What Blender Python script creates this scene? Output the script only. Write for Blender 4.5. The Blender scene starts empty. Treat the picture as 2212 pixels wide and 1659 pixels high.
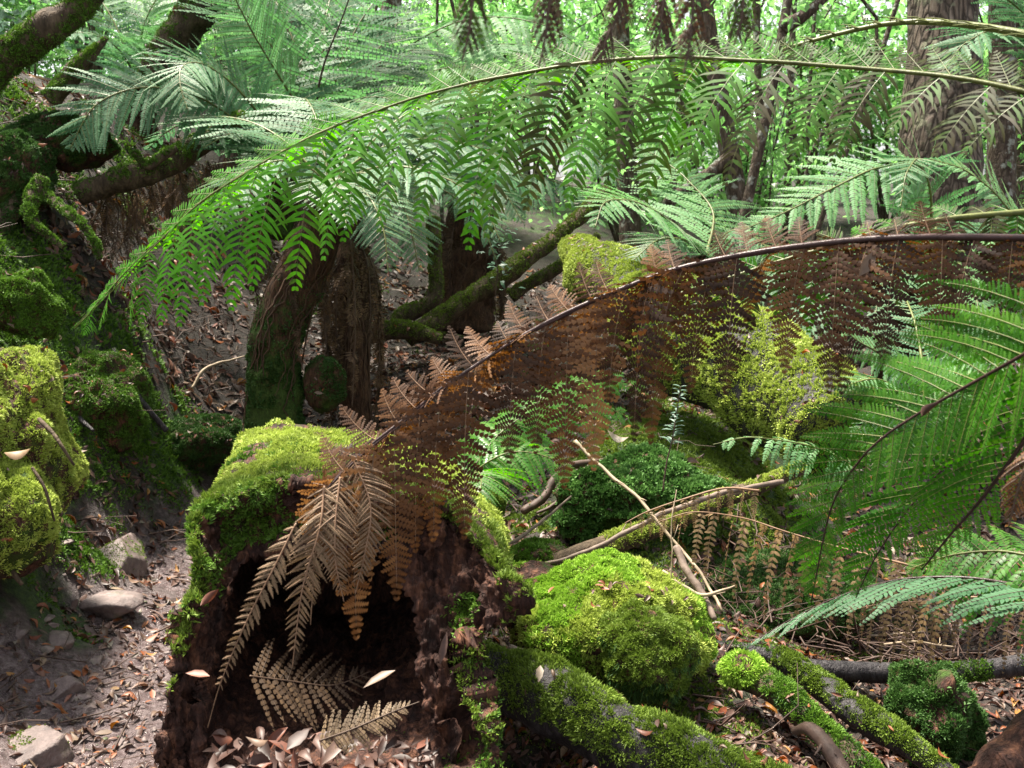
import bpy, math, random
import numpy as np
from math import radians, sin, cos, pi

SC = bpy.context.scene
COL = SC.collection
rng = np.random.default_rng(11)
random.seed(5)
X3, Y3, Z3 = np.eye(3)

# ---------------------------------------------------------------- camera model
# Picture coordinates (u, v) are read on the 2212 x 1659 view of the photograph.
FOC, CU, CV = 2170.0, 1106.0, 829.5
PITCH = radians(10.0)
EYE = np.array([0.0, 0.0, 1.5])
FWD = np.array([0.0, cos(PITCH), -sin(PITCH)])
UPV = np.array([0.0, sin(PITCH), cos(PITCH)])


def P(u, v, d):
    """world point seen at (u, v), d metres away along the optical axis"""
    return EYE + X3 * ((u - CU) / FOC * d) + FWD * d - UPV * ((v - CV) / FOC * d)


def PL(pts):
    return np.array([P(*p) for p in pts])


# ---------------------------------------------------------------- noise
def _hash(ix, iy, iz, seed):
    h = (ix.astype(np.int64) * 374761393 + iy.astype(np.int64) * 668265263 + iz.astype(np.int64) * 2147483647 + seed * 974634541)
    h = (h ^ (h >> 13)) * 1274126177
    h = h ^ (h >> 16)
    return (h & 0xFFFF) / 65535.0


def vnoise(p, seed=0):
    p = np.asarray(p, float)
    i = np.floor(p).astype(np.int64)
    f = p - i
    f = f * f * (3 - 2 * f)
    r = 0
    for dx in (0, 1):
        wx = f[..., 0] if dx else 1 - f[..., 0]
        for dy in (0, 1):
            wy = f[..., 1] if dy else 1 - f[..., 1]
            for dz in (0, 1):
                wz = f[..., 2] if dz else 1 - f[..., 2]
                r = r + wx * wy * wz * _hash(i[..., 0] + dx, i[..., 1] + dy, i[..., 2] + dz, seed)
    return r * 2 - 1


def fbm(p, oct=4, seed=0, gain=0.5):
    p = np.asarray(p, float)
    a, s, t = 1.0, 0.0, 0.0
    for o in range(oct):
        s = s + a * vnoise(p * (2.03 ** o) + 17.3 * o, seed + o)
        t += a
        a *= gain
    return s / t


def sstep(a, b, x):
    t = np.clip((x - a) / (b - a), 0, 1)
    return t * t * (3 - 2 * t)


def nrm(v):
    v = np.asarray(v, float)
    return v / np.maximum(np.linalg.norm(v, axis=-1, keepdims=True), 1e-9)


def rand_unit(n):
    return nrm(rng.normal(size=(n, 3)))


# ---------------------------------------------------------------- geometry accumulator
class Geo:
    def __init__(self):
        self.v, self.q, self.t, self.qm, self.tm, self.a, self.b, self.n = [], [], [], [], [], [], [], 0

    def add(self, V, F, mat=0, a=0.5, b=0.5):
        V = np.asarray(V, float).reshape(-1, 3)
        n = len(V)
        Fs = F if isinstance(F, (list, tuple)) and len(F) and isinstance(F[0], np.ndarray) and F[0].ndim == 2 else [np.asarray(F, np.int64)]
        for f in Fs:
            if len(f) == 0:
                continue
            f = f + self.n
            if f.shape[1] == 4:
                self.q.append(f); self.qm.append(np.full(len(f), mat))
            else:
                self.t.append(f); self.tm.append(np.full(len(f), mat))
        self.v.append(V)
        self.a.append(np.broadcast_to(np.asarray(a, float), (n,)).copy())
        self.b.append(np.broadcast_to(np.asarray(b, float), (n,)).copy())
        self.n += n
        return self

    def merge(self, g, mat=None):
        if g.n == 0:
            return self
        V, Q, T = g.arrays()
        A, B = np.concatenate(g.a), np.concatenate(g.b)
        off = self.n
        if len(Q):
            self.q.append(Q + off); self.qm.append(np.concatenate(g.qm) if mat is None else np.full(len(Q), mat))
        if len(T):
            self.t.append(T + off); self.tm.append(np.concatenate(g.tm) if mat is None else np.full(len(T), mat))
        self.v.append(V); self.a.append(A); self.b.append(B); self.n += g.n
        return self

    def arrays(self):
        V = np.concatenate(self.v) if self.v else np.zeros((0, 3))
        Q = np.concatenate(self.q) if self.q else np.zeros((0, 4), np.int64)
        T = np.concatenate(self.t) if self.t else np.zeros((0, 3), np.int64)
        return V, Q, T

    def tris(self):
        V, Q, T = self.arrays()
        return V, np.concatenate([T, Q[:, [0, 1, 2]], Q[:, [0, 2, 3]]]) if len(Q) else T

    def mesh(self, name, mats, origin=(0, 0, 0), smooth=True):
        V, Q, T = self.arrays()
        V = V - np.asarray(origin, float)
        me = bpy.data.meshes.new(name)
        nl = len(Q) * 4 + len(T) * 3
        me.vertices.add(len(V)); me.loops.add(nl); me.polygons.add(len(Q) + len(T))
        me.vertices.foreach_set("co", V.astype(np.float32).ravel())
        me.loops.foreach_set("vertex_index", np.concatenate([Q.ravel(), T.ravel()]).astype(np.int32))
        st = np.concatenate([np.arange(len(Q)) * 4, len(Q) * 4 + np.arange(len(T)) * 3]).astype(np.int32)
        me.polygons.foreach_set("loop_start", st)
        mi = np.concatenate(([np.concatenate(self.qm)] if self.qm else []) + ([np.concatenate(self.tm)] if self.tm else [])).astype(np.int32)
        me.polygons.foreach_set("material_index", mi)
        me.polygons.foreach_set("use_smooth", np.full(len(mi), smooth))
        for nm, arr in (("a", self.a), ("b", self.b)):
            at = me.attributes.new(nm, "FLOAT", "POINT")
            at.data.foreach_set("value", np.concatenate(arr).astype(np.float32))
        me.update(calc_edges=True)
        for m in (mats if isinstance(mats, (list, tuple)) else [mats]):
            me.materials.append(m)
        return me


def part(name, geo, mats, parent=None, label=None, smooth=True, origin=None):
    org = np.array(parent["_o"]) if parent is not None and "_o" in parent.keys() else (np.zeros(3) if origin is None else np.asarray(origin))
    o = bpy.data.objects.new(name, geo.mesh(name, mats, org, smooth))
    COL.objects.link(o)
    if parent is not None:
        o.parent = parent
        o["_o"] = [float(c) for c in org]
    else:
        o.location = org
    if label:
        o["label"] = label
    return o


def thing(name, label, cat, loc, group=None):
    o = bpy.data.objects.new(name, None)
    o.empty_display_size = 0.1
    COL.objects.link(o)
    o.location = [float(c) for c in loc]
    o["_o"] = [float(c) for c in loc]
    return tag(o, label, cat, group)


def tag(o, label=None, cat=None, group=None, kind=None):
    if label: o["label"] = label
    if cat: o["category"] = cat
    if group: o["group"] = group
    if kind: o["kind"] = kind
    return o


def solo(name, geo, mats, label, cat, group=None, origin=None, smooth=True):
    V = geo.arrays()[0]
    if origin is None:
        origin = np.array([V[:, 0].mean(), V[:, 1].mean(), V[:, 2].min()])
    return tag(part(name, geo, mats, None, None, smooth, origin), label, cat, group)


# ---------------------------------------------------------------- curves, tubes, lofts
def crv(pts, n, close=False):
    """Catmull-Rom through pts, n samples evenly spaced along the length"""
    p = np.asarray(pts, float)
    m = len(p)
    if m == 2 and not close:
        t = np.linspace(0, 1, n)[:, None]
        return p[0] * (1 - t) + p[1] * t
    if close:
        e = np.concatenate([p[-1:], p, p[:2]])
        seg = m
    else:
        e = np.concatenate([2 * p[:1] - p[1:2], p, 2 * p[-1:] - p[-2:-1]])
        seg = m - 1
    out = []
    tt = np.linspace(0, 1, 16, endpoint=False)[:, None]
    for i in range(seg):
        a, b, c, d = e[i], e[i + 1], e[i + 2], e[i + 3]
        out.append(0.5 * (2 * b + (c - a) * tt + (2 * a - 5 * b + 4 * c - d) * tt ** 2 + (3 * b - a - 3 * c + d) * tt ** 3))
    out = np.concatenate(out + [p[:1] if close else p[-1:]])
    L = np.concatenate([[0], np.cumsum(np.linalg.norm(np.diff(out[:, :3], axis=0), axis=1))])
    s = np.linspace(0, L[-1], n, endpoint=not close)
    return np.stack([np.interp(s, L, out[:, k]) for k in range(out.shape[1])], 1)


def frames(c):
    T = nrm(np.gradient(c, axis=0))
    N = np.zeros_like(T)
    ref = Z3 if abs(T[0, 2]) < 0.9 else X3
    n = nrm(ref - T[0] * (ref @ T[0]))
    for i in range(len(c)):
        n = nrm(n - T[i] * (n @ T[i]))
        N[i] = n
    return T, N, np.cross(T, N)


def grid_faces(r, c, close_c=True):
    i, j = np.meshgrid(np.arange(r - 1), np.arange(c if close_c else c - 1), indexing="ij")
    i, j = i.ravel(), j.ravel()
    j2 = (j + 1) % c
    return np.stack([i * c + j, i * c + j2, (i + 1) * c + j2, (i + 1) * c + j], 1)


def tube(g, c, rad, sides=8, mat=0, a=0.5, b=0.5, rough=0.0, freq=6.0, seed=0, cap=True, flat=1.0):
    c = np.asarray(c, float)
    n = len(c)
    rad = np.interp(np.linspace(0, 1, n), np.linspace(0, 1, len(np.atleast_1d(rad))), np.atleast_1d(rad))
    T, N, B = frames(c)
    th = np.arange(sides) / sides * 2 * pi
    D = N[:, None] * np.cos(th)[None, :, None] + B[:, None] * np.sin(th)[None, :, None] * flat
    V = c[:, None] + D * rad[:, None, None]
    if rough:
        V = V + D * (rad[:, None] * rough * fbm(V * freq, 3, seed))[..., None]
    V = V.reshape(-1, 3)
    F = [grid_faces(n, sides)]
    aa = np.broadcast_to(np.asarray(a, float), (n * sides,)) if np.ndim(a) == 0 else np.repeat(a, sides)
    bb = np.repeat(np.linspace(0, 1, n), sides) if b is None else np.broadcast_to(np.asarray(b, float), (n * sides,))
    if cap and sides > 3:
        V = np.concatenate([V, c[:1] - T[:1] * rad[0] * .2, c[-1:] + T[-1:] * rad[-1] * .2])
        k = np.arange(sides); k2 = (k + 1) % sides
        F.append(np.stack([np.full(sides, n * sides), k2, k], 1))
        o = (n - 1) * sides
        F.append(np.stack([np.full(sides, n * sides + 1), o + k, o + k2], 1))
        aa = np.concatenate([aa, aa[:1], aa[-1:]]); bb = np.concatenate([bb, bb[:1], bb[-1:]])
    g.add(V, F, mat, aa, bb)
    return g


def loft(rings, M, per, seed=0, amp=0.0, freq=8.0, oct=4):
    """closed rings (k_i points each) -> vertex grid (rows, M, 3)"""
    R = [crv(r, M, True) for r in rings]
    rows = []
    for i in range(len(R) - 1):
        n = per[i] if isinstance(per, (list, tuple)) else per
        for t in np.linspace(0, 1, n, endpoint=False):
            rows.append(R[i] * (1 - t) + R[i + 1] * t)
    rows.append(R[-1])
    G = np.array(rows)
    if amp:
        G = displace_grid(G, amp, freq, seed, oct)
    return G


def grid_normals(G, close=True):
    du = np.roll(G, -1, 1) - np.roll(G, 1, 1)
    dv = np.gradient(G, axis=0)
    return nrm(np.cross(du, dv))


def displace_grid(G, amp, freq, seed=0, oct=4):
    N = grid_normals(G)
    return G + N * (amp * fbm(G * freq, oct, seed))[..., None]


def blob(center, rad, seed=0, amp=0.15, freq=3.0, res=48, squash_low=1.0):
    """noisy ellipsoid as a Geo"""
    th = np.linspace(0, pi, res // 2 + 1)
    ph = np.arange(res) / res * 2 * pi
    D = np.stack([np.sin(th)[:, None] * np.cos(ph)[None], np.sin(th)[:, None] * np.sin(ph)[None], np.broadcast_to(np.cos(th)[:, None], (len(th), res))], -1)
    rad = np.asarray(rad, float)
    r = 1 + amp * fbm(D * freq + seed * 3.7, 4, seed)
    V = D * r[..., None] * rad
    V[..., 2] = np.where(V[..., 2] < 0, V[..., 2] * squash_low, V[..., 2])
    g = Geo()
    g.add(V.reshape(-1, 3) + np.asarray(center), grid_faces(len(th), res)[:, ::-1])
    return g


def facet_rock(center, rad, seed=0, cuts=9, res=40):
    """a rock with planar broken faces"""
    r_ = np.random.default_rng(seed)
    th = np.linspace(0, pi, res // 2 + 1)
    ph = np.arange(res) / res * 2 * pi
    D = np.stack([np.sin(th)[:, None] * np.cos(ph)[None], np.sin(th)[:, None] * np.sin(ph)[None], np.broadcast_to(np.cos(th)[:, None], (len(th), res))], -1)
    R = np.full(D.shape[:2], 1.0)
    for k in range(cuts):
        n = nrm(r_.normal(size=3) + np.array([0, 0, .35]))
        h = r_.uniform(.42, .8)
        dn = D @ n
        R = np.minimum(R, np.where(dn > 1e-3, h / np.maximum(dn, 1e-3), 9))
    V = D * R[..., None]
    V = V + D * (.035 * fbm(V * 5, 5, seed))[..., None]
    g = Geo()
    g.add((V * np.asarray(rad)).reshape(-1, 3) + np.asarray(center), grid_faces(len(th), res)[:, ::-1])
    return g


# ---------------------------------------------------------------- scatter
def scatter(g, tv, tf, pos, ax, ac, up, sc, mat=0, a=0.5, bt=None, bend=None):
    """copy template (tv: across, along, up) to every pos with axes ac, ax, up; sc = (n,3) scales"""
    n, k = len(pos), len(tv)
    if n == 0:
        return g
    sc = np.asarray(sc, float)
    V = (pos[:, None] + ac[:, None] * (tv[None, :, 0:1] * sc[:, None, 0:1]) + ax[:, None] * (tv[None, :, 1:2] * sc[:, None, 1:2])
         + up[:, None] * (tv[None, :, 2:3] * sc[:, None, 2:3]))
    if bend is not None:
        V = V + ac[:, None] * ((tv[None, :, 1:2] ** 2) * np.asarray(bend)[:, None, None])
    V = V.reshape(-1, 3)
    off = (np.arange(n) * k)
    F = [(off[:, None, None] + np.asarray(f)[None]).reshape(-1, np.asarray(f).shape[1]) for f in tf]
    A = np.repeat(np.broadcast_to(np.asarray(a, float), (n,)), k)
    B = np.tile(tv[:, 1] if bt is None else bt, n)
    g.add(V, F, mat, A, np.clip(B, 0, 1))
    return g


def surf_sample(geo, n, weight=None):
    V, F = geo.tris()
    A, B, C = V[F[:, 0]], V[F[:, 1]], V[F[:, 2]]
    cr = np.cross(B - A, C - A)
    ar = np.linalg.norm(cr, axis=1) * .5
    N = nrm(cr)
    w = ar.copy()
    if weight is not None:
        w = w * np.clip(weight((A + B + C) / 3, N), 0, None)
    if w.sum() <= 0:
        return np.zeros((0, 3)), np.zeros((0, 3))
    i = rng.choice(len(F), n, p=w / w.sum())
    r1, r2 = np.sqrt(rng.random(n))[:, None], rng.random(n)[:, None]
    return A[i] * (1 - r1) + B[i] * r1 * (1 - r2) + C[i] * r1 * r2, N[i]


MOSS_V = np.array([[-.5, 0, 0], [.5, 0, 0], [-.42, .5, .06], [.42, .5, .06], [0, 1, -.12]])
MOSS_F = [np.array([[0, 1, 3, 2]]), np.array([[2, 3, 4]])]


def moss_on(geo, dens, length=.014, width=.004, weight=None, up=.35, spread=.8, clump=25.0, a0=None, maxn=60000, seed=3):
    """leafy moss scattered over a surface; dens = leaves per square metre"""
    V, F = geo.tris()
    cr = np.cross(V[F[:, 1]] - V[F[:, 0]], V[F[:, 2]] - V[F[:, 0]])
    ar = np.linalg.norm(cr, axis=1) * .5
    w = np.ones(len(F)) if weight is None else np.clip(weight(V[F].mean(1), nrm(cr)), 0, 1)
    length, width, dens, maxn = length * .54, width * .86, dens * 2.0, int(maxn * 2.0)
    n = int(min(maxn, (ar * w).sum() * dens))
    g = Geo()
    if n < 3:
        return g
    p, N = surf_sample(geo, n, weight)
    cl = np.clip(.55 * fbm(p * clump, 3, seed) + .75 * fbm(p * clump * 2.6, 2, seed + 50), -1, 1)
    flow = np.stack([fbm(p * clump * .9 + 31 * k, 2, seed + 60 + k) for k in range(3)], 1)
    ax = nrm(N + up * Z3 + rand_unit(n) * spread + flow * 1.6)
    ac = nrm(np.cross(ax, rand_unit(n)))
    L = length * (1 + .55 * cl) * rng.uniform(.6, 1.35, n)
    base = p + N * (length * 1.0 * cl)[:, None] - N * length * .1
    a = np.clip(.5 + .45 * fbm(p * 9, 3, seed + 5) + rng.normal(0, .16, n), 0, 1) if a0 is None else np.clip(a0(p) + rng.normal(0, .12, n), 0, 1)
    scatter(g, MOSS_V, MOSS_F, base, ax, ac, np.cross(ac, ax), np.stack([np.full(n, width) * rng.uniform(.7, 1.3, n), L, L], 1), 0, a)
    return g


def up_weight(lo=-.1, hi=.5, nz=6.0, nlo=-.25, nhi=.1, seed=9):
    def w(p, n):
        return sstep(lo, hi, n[:, 2]) * sstep(nlo, nhi, fbm(p * nz, 3, seed))
    return w
# ---------------------------------------------------------------- materials
def _nt(name):
    m = bpy.data.materials.new(name)
    m.use_nodes = True
    nt = m.node_tree
    for n in list(nt.nodes):
        nt.nodes.remove(n)
    return m, nt, nt.nodes.new("ShaderNodeOutputMaterial")


def N_(nt, t, **kw):
    n = nt.nodes.new(t)
    for k, v in kw.items():
        if k in n.inputs:
            n.inputs[k].default_value = v
        else:
            setattr(n, k, v)
    return n


def ramp(nt, cols, fac, interp="LINEAR"):
    r = nt.nodes.new("ShaderNodeValToRGB")
    r.color_ramp.interpolation = interp
    el = r.color_ramp.elements
    while len(el) < len(cols):
        el.new(0.5)
    for i, c in enumerate(cols):
        pos, rgb = c if isinstance(c[0], (int, float)) and len(c) == 2 else (i / max(1, len(cols) - 1), c)
        el[i].position = pos
        el[i].color = (*rgb, 1)
    nt.links.new(fac, r.inputs[0])
    return r.outputs[0]


def attr(nt, n):
    a = nt.nodes.new("ShaderNodeAttribute")
    a.attribute_name = n
    return a.outputs["Fac"]


def noise(nt, scale, detail=4, rough=.55, vec=None, coord="Object"):
    t = N_(nt, "ShaderNodeTexNoise", Scale=scale, Detail=detail, Roughness=rough)
    if vec is None:
        vec = nt.nodes.new("ShaderNodeTexCoord").outputs[coord]
    nt.links.new(vec, t.inputs["Vector"])
    return t.outputs["Fac"]


def mixc(nt, f, a, b, blend="MIX"):
    m = nt.nodes.new("ShaderNodeMix")
    m.data_type = "RGBA"; m.blend_type = blend
    for s, i in ((f, 0), (a, 6), (b, 7)):
        if hasattr(s, "links"):
            nt.links.new(s, m.inputs[i])
        else:
            m.inputs[i].default_value = s if i == 0 else (*s, 1)
    return m.outputs[2]


def math_(nt, op, a, b=0.0, clamp=False):
    m = nt.nodes.new("ShaderNodeMath")
    m.operation = op; m.use_clamp = clamp
    for s, i in ((a, 0), (b, 1)):
        if hasattr(s, "links"):
            nt.links.new(s, m.inputs[i])
        else:
            m.inputs[i].default_value = s
    return m.outputs[0]


def bump(nt, h, strength=.5, dist=.01):
    b = N_(nt, "ShaderNodeBump", Strength=strength, Distance=dist)
    nt.links.new(h, b.inputs["Height"])
    return b.outputs[0]


def finish(nt, out, col, rough=.6, nor=None, spec=.5, transl=0.0, tcol=None):
    p = N_(nt, "ShaderNodeBsdfPrincipled")
    p.inputs["Specular IOR Level"].default_value = spec
    if hasattr(rough, "links"):
        nt.links.new(rough, p.inputs["Roughness"])
    else:
        p.inputs["Roughness"].default_value = rough
    nt.links.new(col, p.inputs["Base Color"])
    if nor is not None:
        nt.links.new(nor, p.inputs["Normal"])
    s = p.outputs[0]
    if transl:
        t = nt.nodes.new("ShaderNodeBsdfTranslucent")
        nt.links.new(tcol if tcol is not None else col, t.inputs["Color"])
        mx = N_(nt, "ShaderNodeMixShader")
        mx.inputs[0].default_value = transl
        nt.links.new(s, mx.inputs[1]); nt.links.new(t.outputs[0], mx.inputs[2])
        s = mx.outputs[0]
    nt.links.new(s, out.inputs[0])


def leafmat(name, cols, under=None, rough=.4, transl=.35, spec=.5, tgain=1.5, tipcol=None, tipamt=0.0, spots=None):
    """leaf with colour from the per-leaf value a, optional other underside and tip colour along b"""
    m, nt, out = _nt(name)
    c = ramp(nt, cols, attr(nt, "a"))
    c = mixc(nt, .18, c, ramp(nt, [(.35, (.0, .0, .0)), (.7, (1, 1, 1))], noise(nt, 60)), "OVERLAY")
    if tipcol is not None:
        f = math_(nt, "MULTIPLY", math_(nt, "POWER", attr(nt, "b"), 1.5), tipamt)
        c = mixc(nt, f, c, tipcol)
    if under is not None:
        g = nt.nodes.new("ShaderNodeNewGeometry")
        u = ramp(nt, under, attr(nt, "a"))
        if spots is not None:
            u = mixc(nt, ramp(nt, [(.42, (0, 0, 0)), (.55, (1, 1, 1))], noise(nt, 14, 2)), u, spots)
        c = mixc(nt, g.outputs["Backfacing"], c, u)
    hs = N_(nt, "ShaderNodeHueSaturation", Saturation=1.15, Value=tgain)
    nt.links.new(c, hs.inputs["Color"])
    finish(nt, out, c, rough, None, spec, transl, hs.outputs[0])
    return m


def mossmat(name, dark, mid, light, transl=.25, rough=.6):
    m, nt, out = _nt(name)
    c = ramp(nt, [(0., dark), (.5, mid), (1., light)], attr(nt, "a"))
    c = mixc(nt, math_(nt, "MULTIPLY", math_(nt, "POWER", attr(nt, "b"), 1.3), .6), c, light)
    finish(nt, out, c, rough, None, .3, transl)
    return m


def barkmat(name, dark, mid, light, moss=(.05, .09, .012), scale=1.0, crack=1.0, rough=.85, lichen=None, mossgain=1.0):
    m, nt, out = _nt(name)
    tc = nt.nodes.new("ShaderNodeTexCoord").outputs["Object"]
    mp = N_(nt, "ShaderNodeMapping")
    mp.inputs["Scale"].default_value = (1, 1, .28)
    nt.links.new(tc, mp.inputs["Vector"])
    n1 = noise(nt, 14 * scale, 8, .65, mp.outputs[0])
    v = N_(nt, "ShaderNodeTexVoronoi", Scale=22 * scale, feature="DISTANCE_TO_EDGE")
    wv = N_(nt, "ShaderNodeMix", data_type="RGBA")
    wv.inputs[0].default_value = .06
    nt.links.new(mp.outputs[0], wv.inputs[6])
    nn = N_(nt, "ShaderNodeTexNoise", Scale=9 * scale, Detail=4)
    nt.links.new(mp.outputs[0], nn.inputs["Vector"])
    nt.links.new(nn.outputs["Color"], wv.inputs[7])
    nt.links.new(wv.outputs[2], v.inputs["Vector"])
    cr = ramp(nt, [(.0, (0, 0, 0)), (.22, (1, 1, 1))], v.outputs["Distance"])
    c = ramp(nt, [(.3, dark), (.5, mid), (.72, light)], n1)
    c = mixc(nt, .75 * crack, c, cr, "MULTIPLY")
    if lichen is not None:
        c = mixc(nt, ramp(nt, [(.56, (0, 0, 0)), (.64, (.8, .8, .8))], noise(nt, 7 * scale, 5, .6, tc)), c, lichen)
    fine = noise(nt, 90, 3, .6, tc)
    mk = math_(nt, "MULTIPLY", attr(nt, "a"), mossgain)
    mk = math_(nt, "ADD", mk, math_(nt, "MULTIPLY", math_(nt, "SUBTRACT", noise(nt, 9, 5, .65, tc), .5), 1.6))
    mcol = ramp(nt, [(.3, tuple(x * .45 for x in moss)), (.7, moss)], fine)
    c = mixc(nt, ramp(nt, [(.5, (0, 0, 0)), (.66, (1, 1, 1))], mk), c, mcol)
    h = math_(nt, "ADD", math_(nt, "MULTIPLY", cr, crack), math_(nt, "ADD", n1, math_(nt, "MULTIPLY", fine, .35)))
    finish(nt, out, c, rough, bump(nt, h, .9, .014 / scale), .25)
    return m


def rockmat(name, cols, moss=(.05, .09, .012), wet=.35):
    m, nt, out = _nt(name)
    tc = nt.nodes.new("ShaderNodeTexCoord").outputs["Object"]
    n = noise(nt, 9, 8, .7, tc)
    c = ramp(nt, cols, n)
    c = mixc(nt, ramp(nt, [(.55, (0, 0, 0)), (.68, (.7, .7, .7))], noise(nt, 5, 5, .6, tc)), c, moss)
    v = noise(nt, 45, 6, .7, tc)
    c = mixc(nt, .5, c, ramp(nt, [(.3, (.25, .25, .25)), (.6, (1, 1, 1))], v), "MULTIPLY")
    finish(nt, out, c, ramp(nt, [(.35, (wet,) * 3), (.65, (.8,) * 3)], noise(nt, 6, 4, .6, tc)), bump(nt, math_(nt, "ADD", v, n), .7, .012), .5)
    return m


def stickmat(name, dark, light, rough=.7, scale=40):
    m, nt, out = _nt(name)
    n = noise(nt, scale, 6, .65)
    c = ramp(nt, [(.3, dark), (.7, light)], n)
    c = mixc(nt, math_(nt, "MULTIPLY", attr(nt, "a"), .3), c, tuple(min(1, x * 1.8) for x in light))
    finish(nt, out, c, rough, bump(nt, n, .5, .004), .35)
    return m


def groundmat():
    """one sheet: wet mud (b high), mossy banks (a high), dark leaf mould elsewhere"""
    m, nt, out = _nt("forest_floor")
    tc = nt.nodes.new("ShaderNodeTexCoord").outputs["Object"]
    n1 = noise(nt, 7, 8, .65, tc)
    n2 = noise(nt, 42, 6, .7, tc)
    n3 = noise(nt, 190, 3, .6, tc)
    soil = ramp(nt, [(.25, (.007, .005, .004)), (.5, (.02, .013, .009)), (.75, (.06, .036, .025))], n2)
    mud = ramp(nt, [(.28, (.042, .03, .03)), (.5, (.13, .095, .095)), (.7, (.25, .2, .2))], n2)
    moss = ramp(nt, [(.3, (.006, .014, .003)), (.5, (.025, .055, .008)), (.75, (.075, .13, .018))], n2)
    jit = math_(nt, "MULTIPLY", math_(nt, "SUBTRACT", n1, .5), .45)
    fb = ramp(nt, [(.4, (0, 0, 0)), (.6, (1, 1, 1))], math_(nt, "ADD", attr(nt, "b"), jit))
    fa = ramp(nt, [(.42, (0, 0, 0)), (.58, (1, 1, 1))], math_(nt, "ADD", attr(nt, "a"), math_(nt, "MULTIPLY", math_(nt, "SUBTRACT", noise(nt, 4.5, 6, .65, tc), .5), 1.5)))
    c = mixc(nt, fb, soil, mud)
    c = mixc(nt, fa, c, moss)
    wet = ramp(nt, [(.45, (.12,) * 3), (.62, (.6,) * 3)], noise(nt, 16, 5, .7, tc))
    rough = mixc(nt, fb, (.85, .85, .85), wet)
    h = math_(nt, "ADD", n2, math_(nt, "MULTIPLY", n3, .45))
    finish(nt, out, c, rough, bump(nt, h, 1.0, .022), .5)
    return m


M = {}
M["ground"] = groundmat()
# living fern: blue-green upper side, brighter yellow-green by transmitted light
M["fern_near"] = leafmat("fern_leaf_fresh", [(.025, .09, .010), (.042, .145, .014), (.075, .21, .022)], [(.03, .11, .010), (.05, .155, .014), (.08, .19, .022)], .38, .42, .4, 2.2)
M["fern_sori"] = leafmat("fern_leaf_with_spores", [(0., (.028, .024, .009)), (.3, (.036, .052, .014)), (.55, (.045, .12, .016)), (1., (.055, .21, .012))], None, .55, .38, .12, 2.0, tipcol=(.07, .045, .018), tipamt=.35)
M["fern_mid"] = leafmat("fern_leaf_sky_sheen", [(.045, .115, .05), (.065, .155, .07), (.10, .21, .10)], [(.06, .13, .065), (.08, .17, .085), (.12, .22, .115)], .55, .3, .2, 1.8)  # silver tone is sky sheen and haze put into the leaf colour
M["fern_pale"] = leafmat("fern_leaf_pale", [(.085, .20, .07), (.12, .26, .095), (.17, .33, .135)], [(.10, .22, .09), (.13, .27, .115), (.18, .33, .16)], .55, .34, .2, 1.7)  # fresh pale green, made paler to stand in for sheen, haze and sunlit fronds
M["fern_dead"] = leafmat("dead_fern_rust", [(.028, .012, .005), (.105, .044, .016), (.23, .115, .05)], None, .6, .22, .3, 1.6)
M["fern_tan"] = leafmat("dead_fern_tan", [(.09, .06, .032), (.15, .10, .055), (.23, .16, .092)], None, .6, .2, .3, 1.4)
M["fern_gold"] = leafmat("dead_fern_gold", [(.15, .095, .045), (.25, .165, .085), (.36, .25, .14)], None, .6, .25, .3, 1.4)
M["fern_brown"] = leafmat("dead_fern_brown", [(.04, .023, .012), (.085, .05, .026), (.16, .10, .054)], None, .65, .15, .3, 1.4)
M["stalk_green"] = stickmat("fern_stalk_green", (.028, .032, .008), (.11, .125, .03), .45)
M["stalk_dark"] = stickmat("fern_stalk_dark", (.016, .009, .008), (.055, .028, .026), .35)
M["stalk_tan"] = stickmat("fern_stalk_tan", (.10, .055, .03), (.21, .125, .075), .6)
M["stalk_brown"] = stickmat("fern_stalk_brown", (.03, .018, .012), (.09, .055, .035), .6)
M["moss_bright"] = mossmat("moss_bright", (.06, .15, .008), (.19, .36, .025), (.40, .60, .08))
M["moss_yellow"] = mossmat("moss_yellow", (.09, .15, .012), (.26, .35, .04), (.50, .58, .13))
M["moss_green"] = mossmat("moss_green", (.02, .06, .006), (.06, .14, .012), (.15, .28, .03))
M["moss_dark"] = mossmat("moss_dark", (.008, .028, .006), (.026, .075, .013), (.07, .15, .03))
M["moss_olive"] = mossmat("moss_olive", (.04, .075, .008), (.10, .165, .016), (.21, .30, .04))
M["moss_leafy"] = mossmat("liverwort", (.02, .07, .012), (.055, .15, .03), (.15, .29, .07))
M["bark"] = barkmat("rough_grey_bark", (.05, .034, .026), (.14, .105, .08), (.27, .22, .18), lichen=(.2, .2, .13), scale=1.0)
M["bark_far"] = barkmat("forest_bark", (.035, .022, .016), (.10, .07, .052), (.20, .155, .125), lichen=(.36, .37, .33), scale=1.6, crack=.6)
M["bark_moss"] = barkmat("mossy_bark", (.02, .013, .008), (.065, .045, .028), (.14, .10, .065), moss=(.075, .12, .014), scale=2.2, crack=.3)
M["trunk_fern"] = barkmat("tree_fern_trunk", (.018, .01, .006), (.06, .03, .016), (.13, .068, .036), moss=(.045, .08, .012), scale=3.4, crack=.5)
M["rot"] = barkmat("rotten_wood", (.012, .006, .005), (.05, .022, .016), (.20, .088, .05), moss=(.04, .08, .01), scale=2.6, crack=.5)
M["black_wood"] = barkmat("black_wet_wood", (.01, .009, .010), (.028, .024, .026), (.075, .066, .068), moss=(.045, .09, .012), scale=3, crack=.35, rough=.6)
M["rock"] = rockmat("wet_rock", [(.3, (.06, .042, .04)), (.5, (.16, .118, .11)), (.7, (.29, .225, .21))])
M["fibre"] = stickmat("trunk_fibre", (.018, .010, .006), (.085, .046, .026), .85)
M["twig"] = stickmat("grey_twig", (.05, .034, .026), (.20, .145, .115), .7)
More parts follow.
